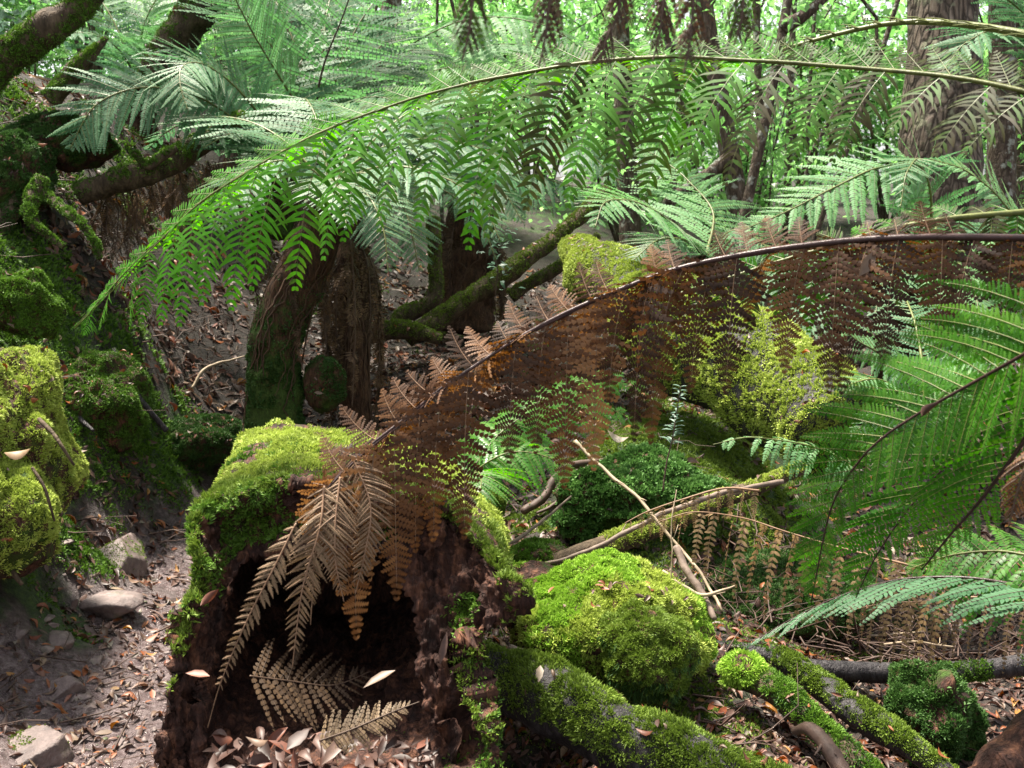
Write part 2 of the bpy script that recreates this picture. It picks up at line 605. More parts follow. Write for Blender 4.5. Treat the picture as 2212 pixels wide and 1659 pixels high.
M["twig_red"] = stickmat("reddish_twig", (.024, .014, .010), (.085, .05, .037), .65)
M["twig_pale"] = stickmat("pale_twig", (.12, .085, .055), (.36, .28, .19), .7)
M["litter"] = leafmat("fallen_leaves", [(0.0, (0.0204, 0.0095, 0.0068)), (0.2, (0.0578, 0.0272, 0.0204)), (0.38, (0.1156, 0.068, 0.0544)), (0.55, (0.1428, 0.0986, 0.068)), (0.68, (0.136, 0.0408, 0.0238)), (0.8, (0.204, 0.0612, 0.017)), (0.9, (0.272, 0.1292, 0.0272)), (1.0, (0.204, 0.1768, 0.1394))], None, .5, .12, .35, 1.2)
M["bush"] = leafmat("shrub_leaves", [(.06, .15, .04), (.12, .25, .075), (.22, .37, .15)], [(.08, .18, .055), (.13, .26, .09), (.22, .36, .15)], .35, .5, .5, 2.0)
M["bush_blue"] = leafmat("shrub_leaves_grey", [(.07, .12, .09), (.11, .18, .13), (.2, .28, .22)], None, .4, .35, .5, 1.6)
# ---------------------------------------------------------------- the forest floor
# (u, v, depth, moss 0..1, mud 0..1)
GC = [
 (100,1659,2.6,0,1),(300,1659,2.65,0,1),(0,1659,2.5,0,.9),(380,1500,3.05,0,1),(200,1500,3.0,0,1),(0,1500,2.9,.1,.8),(330,1350,3.6,0,1),(120,1350,3.45,.1,.8),
 (400,1200,4.3,0,1),(300,1200,4.2,.1,.9),(200,1200,4.0,.2,.6),(450,1080,5.0,0,1),(430,1050,5.2,0,1),(340,1130,4.5,.2,.7),(470,1040,5.35,.2,.8),
 (150,1150,3.9,.3,.4),(60,1250,3.3,.6,.3),(0,1350,3.0,.4,.4),(0,1150,3.25,.8,.1),(0,1100,3.35,1,0),(100,1000,3.75,1,0),(0,800,3.85,1,0),(0,600,4.2,.9,0),(0,450,4.6,.7,0),(0,300,5.0,.8,0),
 (0,150,5.6,.6,0),(130,620,4.6,.7,0),(180,560,5.0,.1,0),(230,560,5.1,.0,0),(200,700,4.7,.5,0),(290,800,4.9,1,0),(330,960,4.8,.9,0),(400,930,5.25,1,0),(470,1000,5.35,.8,.1),(480,900,5.65,.3,0),
 (240,1000,4.3,.45,.1),(280,1080,4.35,.2,.2),(380,850,5.45,.1,0),(450,820,5.8,0,0),(350,720,5.7,0,0),(400,690,6.2,0,0),(520,740,6.3,0,0),(420,560,7.0,.2,0),(300,430,6.5,.5,0),(500,430,8.0,.3,0),(250,250,7,.4,0),(500,200,10,.3,0),
 (850,850,5.5,.1,0),(900,800,6.0,.1,0),(860,640,8.0,.2,0),(700,600,8.5,.2,0),(1100,700,8.0,.3,0),(1150,600,9.0,.3,0),(900,480,10.5,.4,0),(1200,450,12.5,.5,0),
 (1150,1050,4.6,.0,.8),(1100,980,4.9,.1,.6),(1000,950,4.6,.4,.1),(1300,960,4.4,1,0),(1500,960,4.25,1,0),(1450,900,4.6,.8,0),(1600,1020,3.95,.8,0),(1250,1120,3.9,.6,0),(1400,1160,3.6,.7,0),(1150,1180,3.7,.45,0),(1150,1260,3.2,.5,0),
 (1300,1500,2.65,.6,0),(1100,1400,2.85,.4,0),(1550,1350,3.15,.5,0),(1550,1520,2.62,.7,0),(1480,1560,2.5,.7,0),(1650,1600,2.4,.35,0),(1720,1659,2.3,.2,0),(1200,1650,2.6,.3,0),(1800,1600,2.65,.1,0),(2000,1659,2.65,.1,0),
 (1700,1450,2.9,.4,0),(1750,1350,3.6,.3,0),(2000,1380,3.7,.1,0),(2212,1380,3.7,0,0),(1900,1250,4.2,.3,0),(2212,1500,3.1,0,0),(1700,1150,4.2,.5,0),(2000,1000,5.0,.2,0),(1900,830,6.5,.2,0),(2100,800,7.0,.1,0),
 (1650,700,9.0,.4,0),(1600,520,12.0,.3,0),(2000,520,11.0,.3,0),(2212,700,8.0,.2,0)]
_gp = PL([g[:3] for g in GC])
_ex = np.array([[-.35,2.0,.06],[0,2.5,.12],[-.3,3.2,.15],[.2,3.4,.22],[0,0,.05],[-1.2,.6,.2],[-2.6,1.2,1.2],[-2.6,0,1.3],[2.5,1,.05],[1.2,1,.05],[0,-3,.05],[-4,-3,1.6],[4,-3,.2],[-5,4,2.4],[-6,8,2.7],
                [-8,14,2.8],[-3,15,2.0],[3,16,1.6],[9,14,1.4],[7,6,.7],[5,3,.3],[12,9,1.2],[-14,24,3.0],[0,26,2.2],[12,26,2.2],[30,20,2.4],[-30,20,4],[-25,0,4],[25,0,1.5],[0,-12,1.0],[-12,-12,3],[12,-12,1]])
_exw = np.zeros((len(_ex), 2)); _exw[:4] = [.3, .0]; _exw[4:6] = [0, .6]; _exw[14:] = [.3, 0]
_C = np.concatenate([_gp[:, :2], _ex[:, :2]]); _Cz = np.concatenate([_gp[:, 2], _ex[:, 2]])
_Cw = np.concatenate([np.array([g[3:] for g in GC], float), _exw])


def _rbf_fit():
    d = np.linalg.norm(_C[:, None] - _C[None], axis=-1)
    n = len(_C)
    A = np.zeros((n + 3, n + 3))
    A[:n, :n] = d + np.eye(n) * -.04
    A[:n, n] = 1; A[:n, n + 1:] = _C
    A[n, :n] = 1; A[n + 1:, :n] = _C.T
    return np.linalg.solve(A, np.concatenate([_Cz, [0, 0, 0]]))


_W = _rbf_fit()


def ground_z(x, y, rough=True):
    x, y = np.broadcast_arrays(np.asarray(x, float), np.asarray(y, float))
    q = np.stack([x.ravel(), y.ravel()], 1)
    far = np.linalg.norm(q - [0, 4], axis=1)
    qc = [0, 4] + (q - [0, 4]) * np.minimum(1, 26 / np.maximum(far, 1e-6))[:, None]
    z = np.zeros(len(q))
    for i in range(0, len(q), 20000):
        d = np.linalg.norm(qc[i:i + 20000, None] - _C[None], axis=-1)
        z[i:i + 20000] = d @ _W[:len(_C)] + _W[len(_C)] + qc[i:i + 20000] @ _W[len(_C) + 1:]
    if rough:
        p = np.stack([q[:, 0], q[:, 1], np.zeros(len(q))], 1)
        mo, mu = ground_w(q[:, 0], q[:, 1])
        z = z + .05 * fbm(p * 2.2, 4, 3) * (1 - .6 * mu) + .022 * fbm(p * 9, 4, 8) * (.5 + mo) + .010 * fbm(p * 34, 3, 18)
    return z.reshape(x.shape)


def ground_w(x, y):
    q = np.stack([np.ravel(x), np.ravel(y)], 1)
    r = np.zeros((len(q), 2))
    for i in range(0, len(q), 20000):
        d = np.linalg.norm(q[i:i + 20000, None] - _C[None], axis=-1)
        w = 1 / (d ** 3 + .004)
        r[i:i + 20000] = (w @ _Cw) / w.sum(1, keepdims=True)
    return r[:, 0].reshape(np.shape(x)), r[:, 1].reshape(np.shape(x))


def on_ground(x, y):
    return np.array([x, y, float(ground_z(np.array([x]), np.array([y]))[0])])


def ground_hit(u, v, d0=1.2, d1=40):
    """the point of the ground seen at (u, v)"""
    d = np.geomspace(d0, d1, 260)
    p = np.array([P(u, v, k) for k in d])
    below = p[:, 2] < ground_z(p[:, 0], p[:, 1])
    i = int(np.argmax(below)) if below.any() else len(d) - 1
    return p[i], d[i]


def build_ground():
    rr = np.concatenate([np.linspace(.0, 1.6, 24, endpoint=False), np.geomspace(1.6, 14, 330), np.geomspace(14.3, 260, 40)])
    aa = np.concatenate([np.linspace(-pi, -.66, 60, endpoint=False), np.linspace(-.66, .66, 470), np.linspace(.66, pi, 60)[1:-1]])
    R, A = np.meshgrid(rr, aa, indexing="ij")
    x, y = R * np.sin(A), R * np.cos(A)
    z = ground_z(x, y)
    mo, mu = ground_w(x, y)
    # the bank above the path breaks off in a low ledge of peat
    g = Geo()
    g.add(np.stack([x, y, z], -1).reshape(-1, 3), grid_faces(len(rr), len(aa)), 0, mo.ravel(), mu.ravel())
    o = part("ground", g, M["ground"])
    tag(o, "dark forest floor of wet mud path, mossy banks and leaf mould", "ground", kind="structure")
    return g


GROUND = build_ground()
# ---------------------------------------------------------------- fern fronds
PIN1 = (np.array([[0, 0, 0], [-.5, .35, 0], [.5, .35, 0], [0, 1, 0]]), [np.array([[0, 2, 3, 1]])])
PIN2 = (np.array([[-.3, 0, 0], [.3, 0, 0], [-.5, .4, -.02], [.5, .4, -.02], [-.34, .75, -.08], [.34, .75, -.08], [0, 1, -.16]]),
        [np.array([[0, 1, 3, 2], [2, 3, 5, 4]]), np.array([[4, 5, 6]])])


def _serr():
    xs = np.array([0, .16, .32, .48, .64, .8, 1.0])
    V, F = [], []
    for i, x in enumerate(xs):
        V.append([0, x, -.14 * x * x])
    for s in (-1, 1):
        for i in range(6):
            w = (.56 - .36 * xs[i] ** 2) * s
            V.append([w, xs[i] + .13, -.14 * xs[i] ** 2 - .03])     # tooth tip
            V.append([w * .45, xs[i] + .02, -.14 * xs[i] ** 2 - .01])  # notch
    for si in range(2):
        o = 7 + si * 12
        for i in range(6):
            tip, notch = o + 2 * i, o + 2 * i + 1
            q = [i, notch, tip, i + 1]
            F.append(q if si == 1 else q[::-1])
    return np.array(V), [np.array(F)]


PIN3 = _serr()
PINS = {1: PIN1, 2: PIN2, 3: PIN3}


def make_frond(pts, N=(0, 0, 1), L=.3, n=30, amt=(1., 1.), lean=.45, down=.15, grav=.6, pf=.56, plen=None, a_grad=0., pbend=.18, npin=22, det=2, seed=0, rach=(.007, .0015),
               start=0., full=.25, taper=.55, pw=.8, pang=.35, curl=.0, miss=0., jit=.12, dmul=(1., 1.), twist=.2, gap=1.0, base_a=0.5, a_amp=.3, tipg=.12, s0=.6, tri=.6, ribmat=0):
    """pts: rachis points in the world; returns (blade Geo, stalk Geo)"""
    r_ = np.random.default_rng(seed + 100)
    c = crv(pts, 70)
    c = c + .004 * np.sqrt(np.linalg.norm(c[-1] - c[0])) * np.stack([fbm(c * 5 + 9 * k + seed, 2, seed + k) for k in range(3)], 1) * np.linspace(.3, 1.5, 70)[:, None]
    T = nrm(np.gradient(c, axis=0))
    N = np.asarray(N, float)
    blade, stalk = Geo(), Geo()
    tube(stalk, c, rach, 6, 0, r_.random())
    tv, tf = PINS[det]
    K = 12
    clen = np.linalg.norm(np.diff(c, axis=0), axis=1).sum() * (1 - start)
    plen = clen / n * pf
    for side in (0, 1):
        sg = (-1, 1)[side]
        for i in range(n):
            if r_.random() < miss:
                continue
            t = start + (1 - start) * ((i + .5 + .12 * r_.normal()) / n)
            t = min(max(t, 0), .99)
            k = t * 69
            k0 = min(int(k), 68)
            p0 = c[k0] * (1 - (k - k0)) + c[k0 + 1] * (k - k0)
            Tt = T[k0]
            B = nrm(np.cross(Tt, N)) * sg
            u = (t - start) / (1 - start)
            prof = min(1., (max(0, 1 - u) / taper) ** .85 + .02) * (s0 + (1 - s0) * float(sstep(0, full, u)) if full > 0 else 1)
            if amt[side] <= 0.02:
                continue
            Lp = L * prof * amt[side] * (1 + jit * r_.normal() * .6)
            if Lp < .012:
                continue
            d = nrm(B + (lean * (1 + jit * r_.normal()) + .5 * u * u) * Tt - down * dmul[side] * Z3 + jit * .7 * r_.normal(size=3))
            q = [p0]
            ds = Lp / (K - 1)
            dd = d.copy()
            for s in range(K - 1):
                dd = nrm(dd - Z3 * grav * dmul[side] * ds / max(L, .05) + curl * N * ds / Lp)
                q.append(q[-1] + dd * ds)
            q = np.array(q)
            tq = nrm(np.gradient(q, axis=0))
            W = Tt[None] - tq * (tq @ Tt)[:, None]
            # a pinna almost parallel to the stalk keeps the first usable plane
            W = nrm(W + 1e-4 * np.cross(tq, B))
            tw = twist * r_.normal()
            Nn = np.cross(tq, W) * sg
            W = W * cos(tw) + Nn * sin(tw) * sg
            m = max(5, int(npin * (.45 + .55 * Lp / L)))
            s = (np.arange(m) + .6) / (m + .2)
            x = s * (K - 1)
            i0 = np.minimum(x.astype(int), K - 2)
            f = (x - i0)[:, None]
            pos = q[i0] * (1 - f) + q[i0 + 1] * f
            ta = nrm(tq[i0] * (1 - f) + tq[i0 + 1] * f)
            Wa = nrm(W[i0] * (1 - f) + W[i0 + 1] * f)
            pr = np.minimum(1, (1 - s) / tri) ** .85 * (.75 + .25 * np.minimum(1, s / .15)) + tipg * .5
            ll = plen * pr * (.55 + .45 * Lp / L)
            sp = Lp / m
            al = base_a + a_amp * r_.normal() + a_grad * (u - .5)
            for hs in (-1, 1):
                pa = pang + .25 * s + .1 * r_.normal(size=m) * (1 + 2 * jit)
                ax = nrm(Wa * hs + ta * np.tan(pa)[:, None] + .06 * r_.normal(size=(m, 3)))
                nn = np.cross(ta, Wa) * sg
                nn = nrm(nn - ax * (nn * ax).sum(1, keepdims=True))
                ac = np.cross(ax, nn)
                ac = ac * np.where((ac * ta).sum(1) < 0, -1., 1.)[:, None]
                lj = ll * (1 + .1 * r_.normal(size=m))
                scatter(blade, tv, tf, pos, ax, ac, nn, np.stack([np.full(m, sp * pw * 1.0), lj, lj], 1), 0,
                        np.clip(al + .13 * r_.normal(size=m), 0, 1), bend=lj * pbend)
            tube(stalk, q[::2], (max(.0011, rach[0] * .2), .0005), 3, ribmat, r_.random(), cap=False)
    return blade, stalk


def frond_part(parent, pts, leaf, stem, name="frond", label=None, **kw):
    b, s = make_frond(pts, **kw)
    o = part(name, b, M[leaf], parent, label)
    part("stalk", s, M[stem], o)
    return o


def frond_thing(label, pts, leaf, stem, group=None, name="fern_frond", cat="fern frond", **kw):
    rib = kw.pop("rib", None)
    also = kw.pop("also", [])
    b, s = make_frond(pts, ribmat=1 if rib else 0, **kw)
    for e in also:
        b2, s2 = make_frond(pts, ribmat=1 if rib else 0, **{**kw, **e})
        b.merge(b2); s.merge(s2)
    t = thing(name, label, cat, pts[0], group)
    part("leaf_blade", b, M[leaf], t)
    part("stalk", s, [M[stem], M[rib]] if rib else M[stem], t)
    return t


def arch(c, az, Lf, rise=.5, droop=1.1, n=9, start=.05):
    """rachis points of a frond leaving crown c towards azimuth az (radians from +x)"""
    d = np.array([cos(az), sin(az), 0])
    s = np.linspace(0, 1, n)
    el = rise * 1.3 - droop * 1.5 * s
    st = Lf / (n - 1)
    pts = [np.asarray(c, float) + d * start]
    for k in range(1, n):
        e = (el[k] + el[k - 1]) / 2
        pts.append(pts[-1] + (d * cos(e) + Z3 * sin(e)) * st)
    return np.array(pts)


# ---------------------------------------------------------------- broad leaves, shrubs, litter
def leaf_template(nl=4, fold=.12, curl=.25):
    t = np.linspace(0, 1, nl + 1)
    w = np.sin(pi * np.clip(t, 0.0, 1) ** .85) * .5
    w[0] = .03; w[-1] = .0
    V = []
    for i in range(nl + 1):
        z = -curl * (t[i] - .4) ** 2
        for s in (-1, 0, 1):
            V.append([w[i] * s, t[i], z + (fold * abs(s) * w[i] * 2)])
    F = []
    for i in range(nl):
        for s in (0, 1):
            a = i * 3 + s
            F.append([a, a + 1, a + 4, a + 3])
    return np.array(V), [np.array(F)]


LEAF_FLAT = leaf_template(3, .08, .15)
LEAF_CURL = leaf_template(5, .25, .9)
LEAF_CURL2 = leaf_template(5, -.2, -.8)
LEAF_LOW = (np.array([[0, 0, 0], [-.5, .45, .06], [.5, .45, .06], [0, 1, -.1]]), [np.array([[0, 2, 3, 1]])])


def scatter_litter(g, pos, nor, size=(.02, .05), tilt=.35, a=None, asp=(.28, .45), lift=.006):
    n = len(pos)
    pick = rng.integers(0, 3, n)
    up = nrm(nor + rand_unit(n) * tilt)
    ax = nrm(np.cross(up, rand_unit(n)))
    ac = np.cross(ax, up)
    L = rng.uniform(*size, n) * rng.choice([.7, 1, 1.25], n)
    W = L * rng.uniform(*asp, n)
    if a is None:
        a = np.clip(rng.beta(1.3, 1.5, n), 0, 1)
    for k, tp in enumerate((LEAF_FLAT, LEAF_CURL, LEAF_CURL2)):
        s = pick == k
        scatter(g, tp[0], tp[1], (pos + nor * lift)[s] - ax[s] * L[s, None] * .5, ax[s], ac[s], up[s], np.stack([W[s], L[s], L[s] * rng.uniform(.3, 1.2, s.sum())], 1), 0, a[s])
    return g


def shrub_geo(n=2600, size=(1.6, 1.6, 1.8), leaf=(.04, .075), seed=0, clusters=26):
    r_ = np.random.default_rng(seed)
    wood, fol = Geo(), Geo()
    tips = []
    size = np.asarray(size)
    for k in range(5):
        az = r_.uniform(0, 2 * pi); l = r_.uniform(.7, 1.0) * size[2]
        top = np.array([cos(az), sin(az), 0]) * r_.uniform(.1, .4) * size[0] + Z3 * l
        mid = top * .5 + r_.normal(size=3) * .1
        c = crv([[0, 0, -.1], mid, top], 10)
        tube(wood, c, (.02, .004), 5, 0, .4)
        for j in range(7):
            s = c[r_.integers(3, 10)]
            e = s + nrm(r_.normal(size=3) + [0, 0, .25]) * r_.uniform(.25, .6) * size[0]
            tube(wood, crv([s, (s + e) / 2 + r_.normal(size=3) * .05, e], 5), (.006, .002), 4, 0, .4, cap=False)
            tips += [e, (s + e) / 2]
    tips = np.array(tips)
    i = r_.integers(0, len(tips), n)
    p = tips[i] + r_.normal(size=(n, 3)) * size * .09
    up = nrm(r_.normal(size=(n, 3)) * .55 + Z3)
    ax = nrm(np.cross(up, r_.normal(size=(n, 3))) - Z3 * .25)
    ac = nrm(np.cross(ax, up))
    L = r_.uniform(*leaf, n)
    scatter(fol, LEAF_LOW[0], LEAF_LOW[1], p, ax, ac, np.cross(ac, ax), np.stack([L * r_.uniform(.4, .6, n), L, L], 1), 0, np.clip(r_.normal(.5, .25, n), 0, 1))
    return fol, wood
# ---------------------------------------------------------------- the hollow log in front
OF = [(350,1700,1.95),(367,1511,1.97),(396,1353,2.02),(430,1215,2.08),(412,1130,2.15),(470,1078,2.2),(530,1062,2.2),(640,1040,2.2),(750,1050,2.15),(870,1060,2.1),(970,1105,2.08),(1050,1185,2.05),(1112,1255,1.97),(1132,1318,1.93),(1050,1360,2.0),(1005,1400,1.97),(1035,1500,1.93),(1050,1700,1.85),(700,1740,1.85)]
OB = [(500,1330,2.9),(495,1250,2.9),(495,1180,2.9),(500,1120,2.9),(505,1050,2.9),(512,985,2.9),(528,945,2.9),(600,915,2.9),(680,922,2.9),(760,930,2.9),(880,955,2.9),(965,995,2.9),(1040,1060,2.9),(1070,1140,2.9),(1040,1200,2.9),(1010,1260,2.9),(990,1310,2.9),(900,1350,2.9),(700,1360,2.9)]
IF_ = [(455,1660,2.0),(432,1540,2.02),(455,1430,2.1),(482,1330,2.14),(505,1250,2.17),(540,1205,2.2),(590,1200,2.2),(650,1192,2.18),(740,1192,2.15),(820,1196,2.12),(862,1235,2.1),(890,1290,2.06),(905,1345,2.05),(915,1390,2.03),(908,1430,2.02),(908,1480,2.0),(930,1550,1.98),(950,1640,1.95),(700,1690,1.95)]


def gf(r, c):
    return grid_faces(r, c)


def build_log():
    of, ob, fi = PL(OF), PL(OB), PL(IF_)
    cen = P(765, 1160, 2.85)
    k = np.linspace(0, 2 * pi, len(OF), endpoint=False)
    ang = -pi * .75 - k
    ib = np.array([cen + X3 * .25 * cos(a) + Z3 * .21 * sin(a) for a in ang])
    mid = (ob + of) / 2 + Z3 * .012
    lip = of * .35 + fi * .65 + FWD * .03
    M_ = 400
    G = loft([ob, mid, of, lip, fi, fi * .35 + ib * .65 + (ib - cen) * .12, ib, np.repeat(cen[None] + FWD * .05, len(OF), 0) + (ib - cen) * .03], M_, [36, 36, 34, 26, 30, 12, 4])
    if grid_normals(G)[40, :, 2][np.argmax(G[40, :, 2])] < 0:
        G = G[:, ::-1]
    rows0 = G.shape[0]
    # splintered edge: the broken end runs in and out along the grain
    jag = .075 * fbm(G * [14, 1, 14], 4, 40) + .05 * np.maximum(0, fbm(G * [30, 2, 30], 3, 42))
    G = G - FWD * (jag * np.exp(-((np.arange(rows0) - 76) / 13.) ** 2)[:, None])[..., None]
    N = grid_normals(G)
    # bark outside: coarse lumps, rotten flakes on the broken face
    rows = G.shape[0]
    r = np.arange(rows)[:, None]
    face = sstep(66, 74, r) * (1 - sstep(130, 142, r))
    inner = sstep(122, 134, r)
    lum = .022 * fbm(G * 7, 4, 3) + .010 * fbm(G * 24, 3, 6)
    rot = .034 * fbm(G * 11, 5, 13, .6) + .030 * np.abs(fbm(G * [48, 40, 20], 4, 15)) + .012 * fbm(G * 110, 2, 16) - .045 * sstep(.05, .4, fbm(G * [10, 10, 5], 4, 19))
    G = G + N * (lum * (1 - face) + rot * np.maximum(face, inner * .8))[..., None]
    g = Geo()
    mossv = np.clip(.75 * sstep(.1, .7, grid_normals(G)[..., 2]) * (1 - face), 0, 1) * (r < 70)
    g.add(G.reshape(-1, 3), gf(rows, M_), 0, (mossv - .35).ravel(), face.ravel() if face.shape == G.shape[:2] else np.broadcast_to(face, G.shape[:2]).ravel())
    bk = ob - FWD * -.01
    cb = bk.mean(0)
    bc = Geo(); R = crv(bk, 80, True); bc.add(np.concatenate([R, [cb]]), np.stack([np.arange(80), (np.arange(80) + 1) % 80, np.full(80, 80)], 1))
    org = P(720, 1400, 2.4); org[2] = .1
    t = thing("hollow_log", "big rotten hollow log with a black opening and bright moss on its top, in front", "log", org)
    part("rotten_shell", g.merge(bc), M["rot"], t)
    rs = G.reshape(-1, 3)
    outer = Geo(); outer.add(G[:78].reshape(-1, 3), gf(78, M_))
    n3 = lambda p, f, s: fbm(p * f, 3, s)
    yv = lambda p: sstep(2.18, 2.32, p[:, 1])          # towards the back end
    wt = lambda p, n: sstep(.05, .5, n[:, 2]) * sstep(-.30, .0, n3(p, 9, 4)) * (p[:, 2] > .5)
    xr = P(850, 1100, 2.1)[0]
    moss = Geo()
    moss.merge(moss_on(outer, 115000, .016, .0046, lambda p, n: wt(p, n) * yv(p), seed=4, maxn=52000))
    part("moss", moss, M["moss_yellow"], t, "bright yellow green moss on the top")
    lip_m = Geo()
    lip_m.merge(moss_on(outer, 110000, .022, .0036, lambda p, n: wt(p, n) * (1 - yv(p)) * np.where(p[:, 0] > xr, sstep(.4, .75, n[:, 2]), 1.), seed=6, maxn=26000))
    part("moss", lip_m, M["moss_olive"], t, "olive moss along the broken lip")
    fc = Geo(); fc.add(G[68:118].reshape(-1, 3), gf(50, M_))
    part("moss", moss_on(fc, 110000, .018, .004, lambda p, n: sstep(.66, .84, p[:, 2] + .05 * n3(p, 9, 71)) * sstep(-.12, .12, n3(p, 11, 72)) * sstep(-.5, .1, n[:, 2]) * (p[:, 0] < xr + .03 * n3(p, 12, 3)), seed=12, maxn=15000, up=-.2), M["moss_green"], t, "moss hanging over the upper edge of the opening")
    # left flank and right hand strip
    fl = moss_on(outer, 90000, .016, .0045, lambda p, n: sstep(.1, .6, -n[:, 0]) * sstep(.0, .2, n3(p, 6, 24)) * (p[:, 2] > .12), seed=8, maxn=26000)
    part("moss", fl, M["moss_green"], t, "green moss on the flank beside the path")
    full = Geo(); full.add(G[60:132].reshape(-1, 3), gf(72, M_))
    x0 = P(985, 1500, 1.95)[0]
    st = moss_on(full, 110000, .016, .004, lambda p, n: sstep(x0 - .03, x0 + .03, p[:, 0] + .02 * n3(p, 20, 5)) * (p[:, 2] < .72) * (p[:, 1] < 2.12) * sstep(-.3, .1, n3(p, 8, 33)), seed=9, maxn=14000)
    part("moss", st, M["moss_green"], t, "strip of green moss down the right edge")
    return t, G


HOLLOW, LOGG = build_log()


# ---------------------------------------------------------------- mossy mounds, cushions and logs
def mossy_blob(name, label, cat, c, rad, seed, mat, dens=60000, length=.014, width=.0045, base="rot", group=None, amp=.16, w=None, a0=None, squash=1.0, res=56, maxn=40000, freq=3.0, up=.35):
    g = blob(c, rad, seed, amp, freq, res, squash)
    t = thing(name, label, cat, (c[0], c[1], c[2] - rad[2] * .8), group)
    part("peat" if base != "rock" else "stone", g, M[base], t)
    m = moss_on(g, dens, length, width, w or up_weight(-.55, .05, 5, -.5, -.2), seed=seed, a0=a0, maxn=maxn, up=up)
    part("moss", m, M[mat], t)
    debris(g, t, 130, rad[2] > .12)
    return t


def debris(g, t, dens, ok=True):
    """bits of dead leaf and needle caught on the moss"""
    if not ok:
        return
    V, F = g.tris()
    cr = np.cross(V[F[:, 1]] - V[F[:, 0]], V[F[:, 2]] - V[F[:, 0]])
    n = int(min(220, np.linalg.norm(cr, axis=1).sum() * .5 * dens * .5))
    if n < 2:
        return
    p, N = surf_sample(g, n, lambda p, n: sstep(.1, .5, n[:, 2]) * sstep(-.1, .2, fbm(p * 6, 2, 91)))
    d = Geo()
    scatter_litter(d, p + N * .006, N, (.012, .04), .5, rng.choice([.08, .2, .3, .4, .55, .66, .8], n), lift=.003)
    o = part("leaf_scraps", d, M["litter"], t)
    o["kind"] = "stuff"


def mossy_tube(name, label, cat, pts, rad, seed, mat, dens=45000, length=.014, width=.0042, base="bark_moss", group=None, w=None, rough=.4, sides=32, freq=9, n=60, maxn=30000, bare=0.0, second=None):
    g = Geo()
    c = crv(pts, n)
    c = c + .45 * np.mean(rad) * np.stack([fbm(c * 3 + k * 9, 2, seed + k) for k in range(3)], 1)
    tube(g, c, rad, sides, 0, bare, rough=rough, freq=freq, seed=seed)
    org = c[0].copy()
    t = thing(name, label, cat, org, group)
    part("wood", g, M[base], t)
    if dens:
        ww = w or up_weight(-.25, .35, 5, -.35, -.05)
        part("moss", moss_on(g, dens, length, width, ww, seed=seed, maxn=maxn), M[mat], t)
        if second:
            part("moss", moss_on(g, second[1], length * .9, width, up_weight(-.8, .1, 4, -.2, .1, seed + 3), seed=seed + 3, maxn=maxn), M[second[0]], t)
    debris(g, t, 110, np.mean(rad) > .03)
    return t


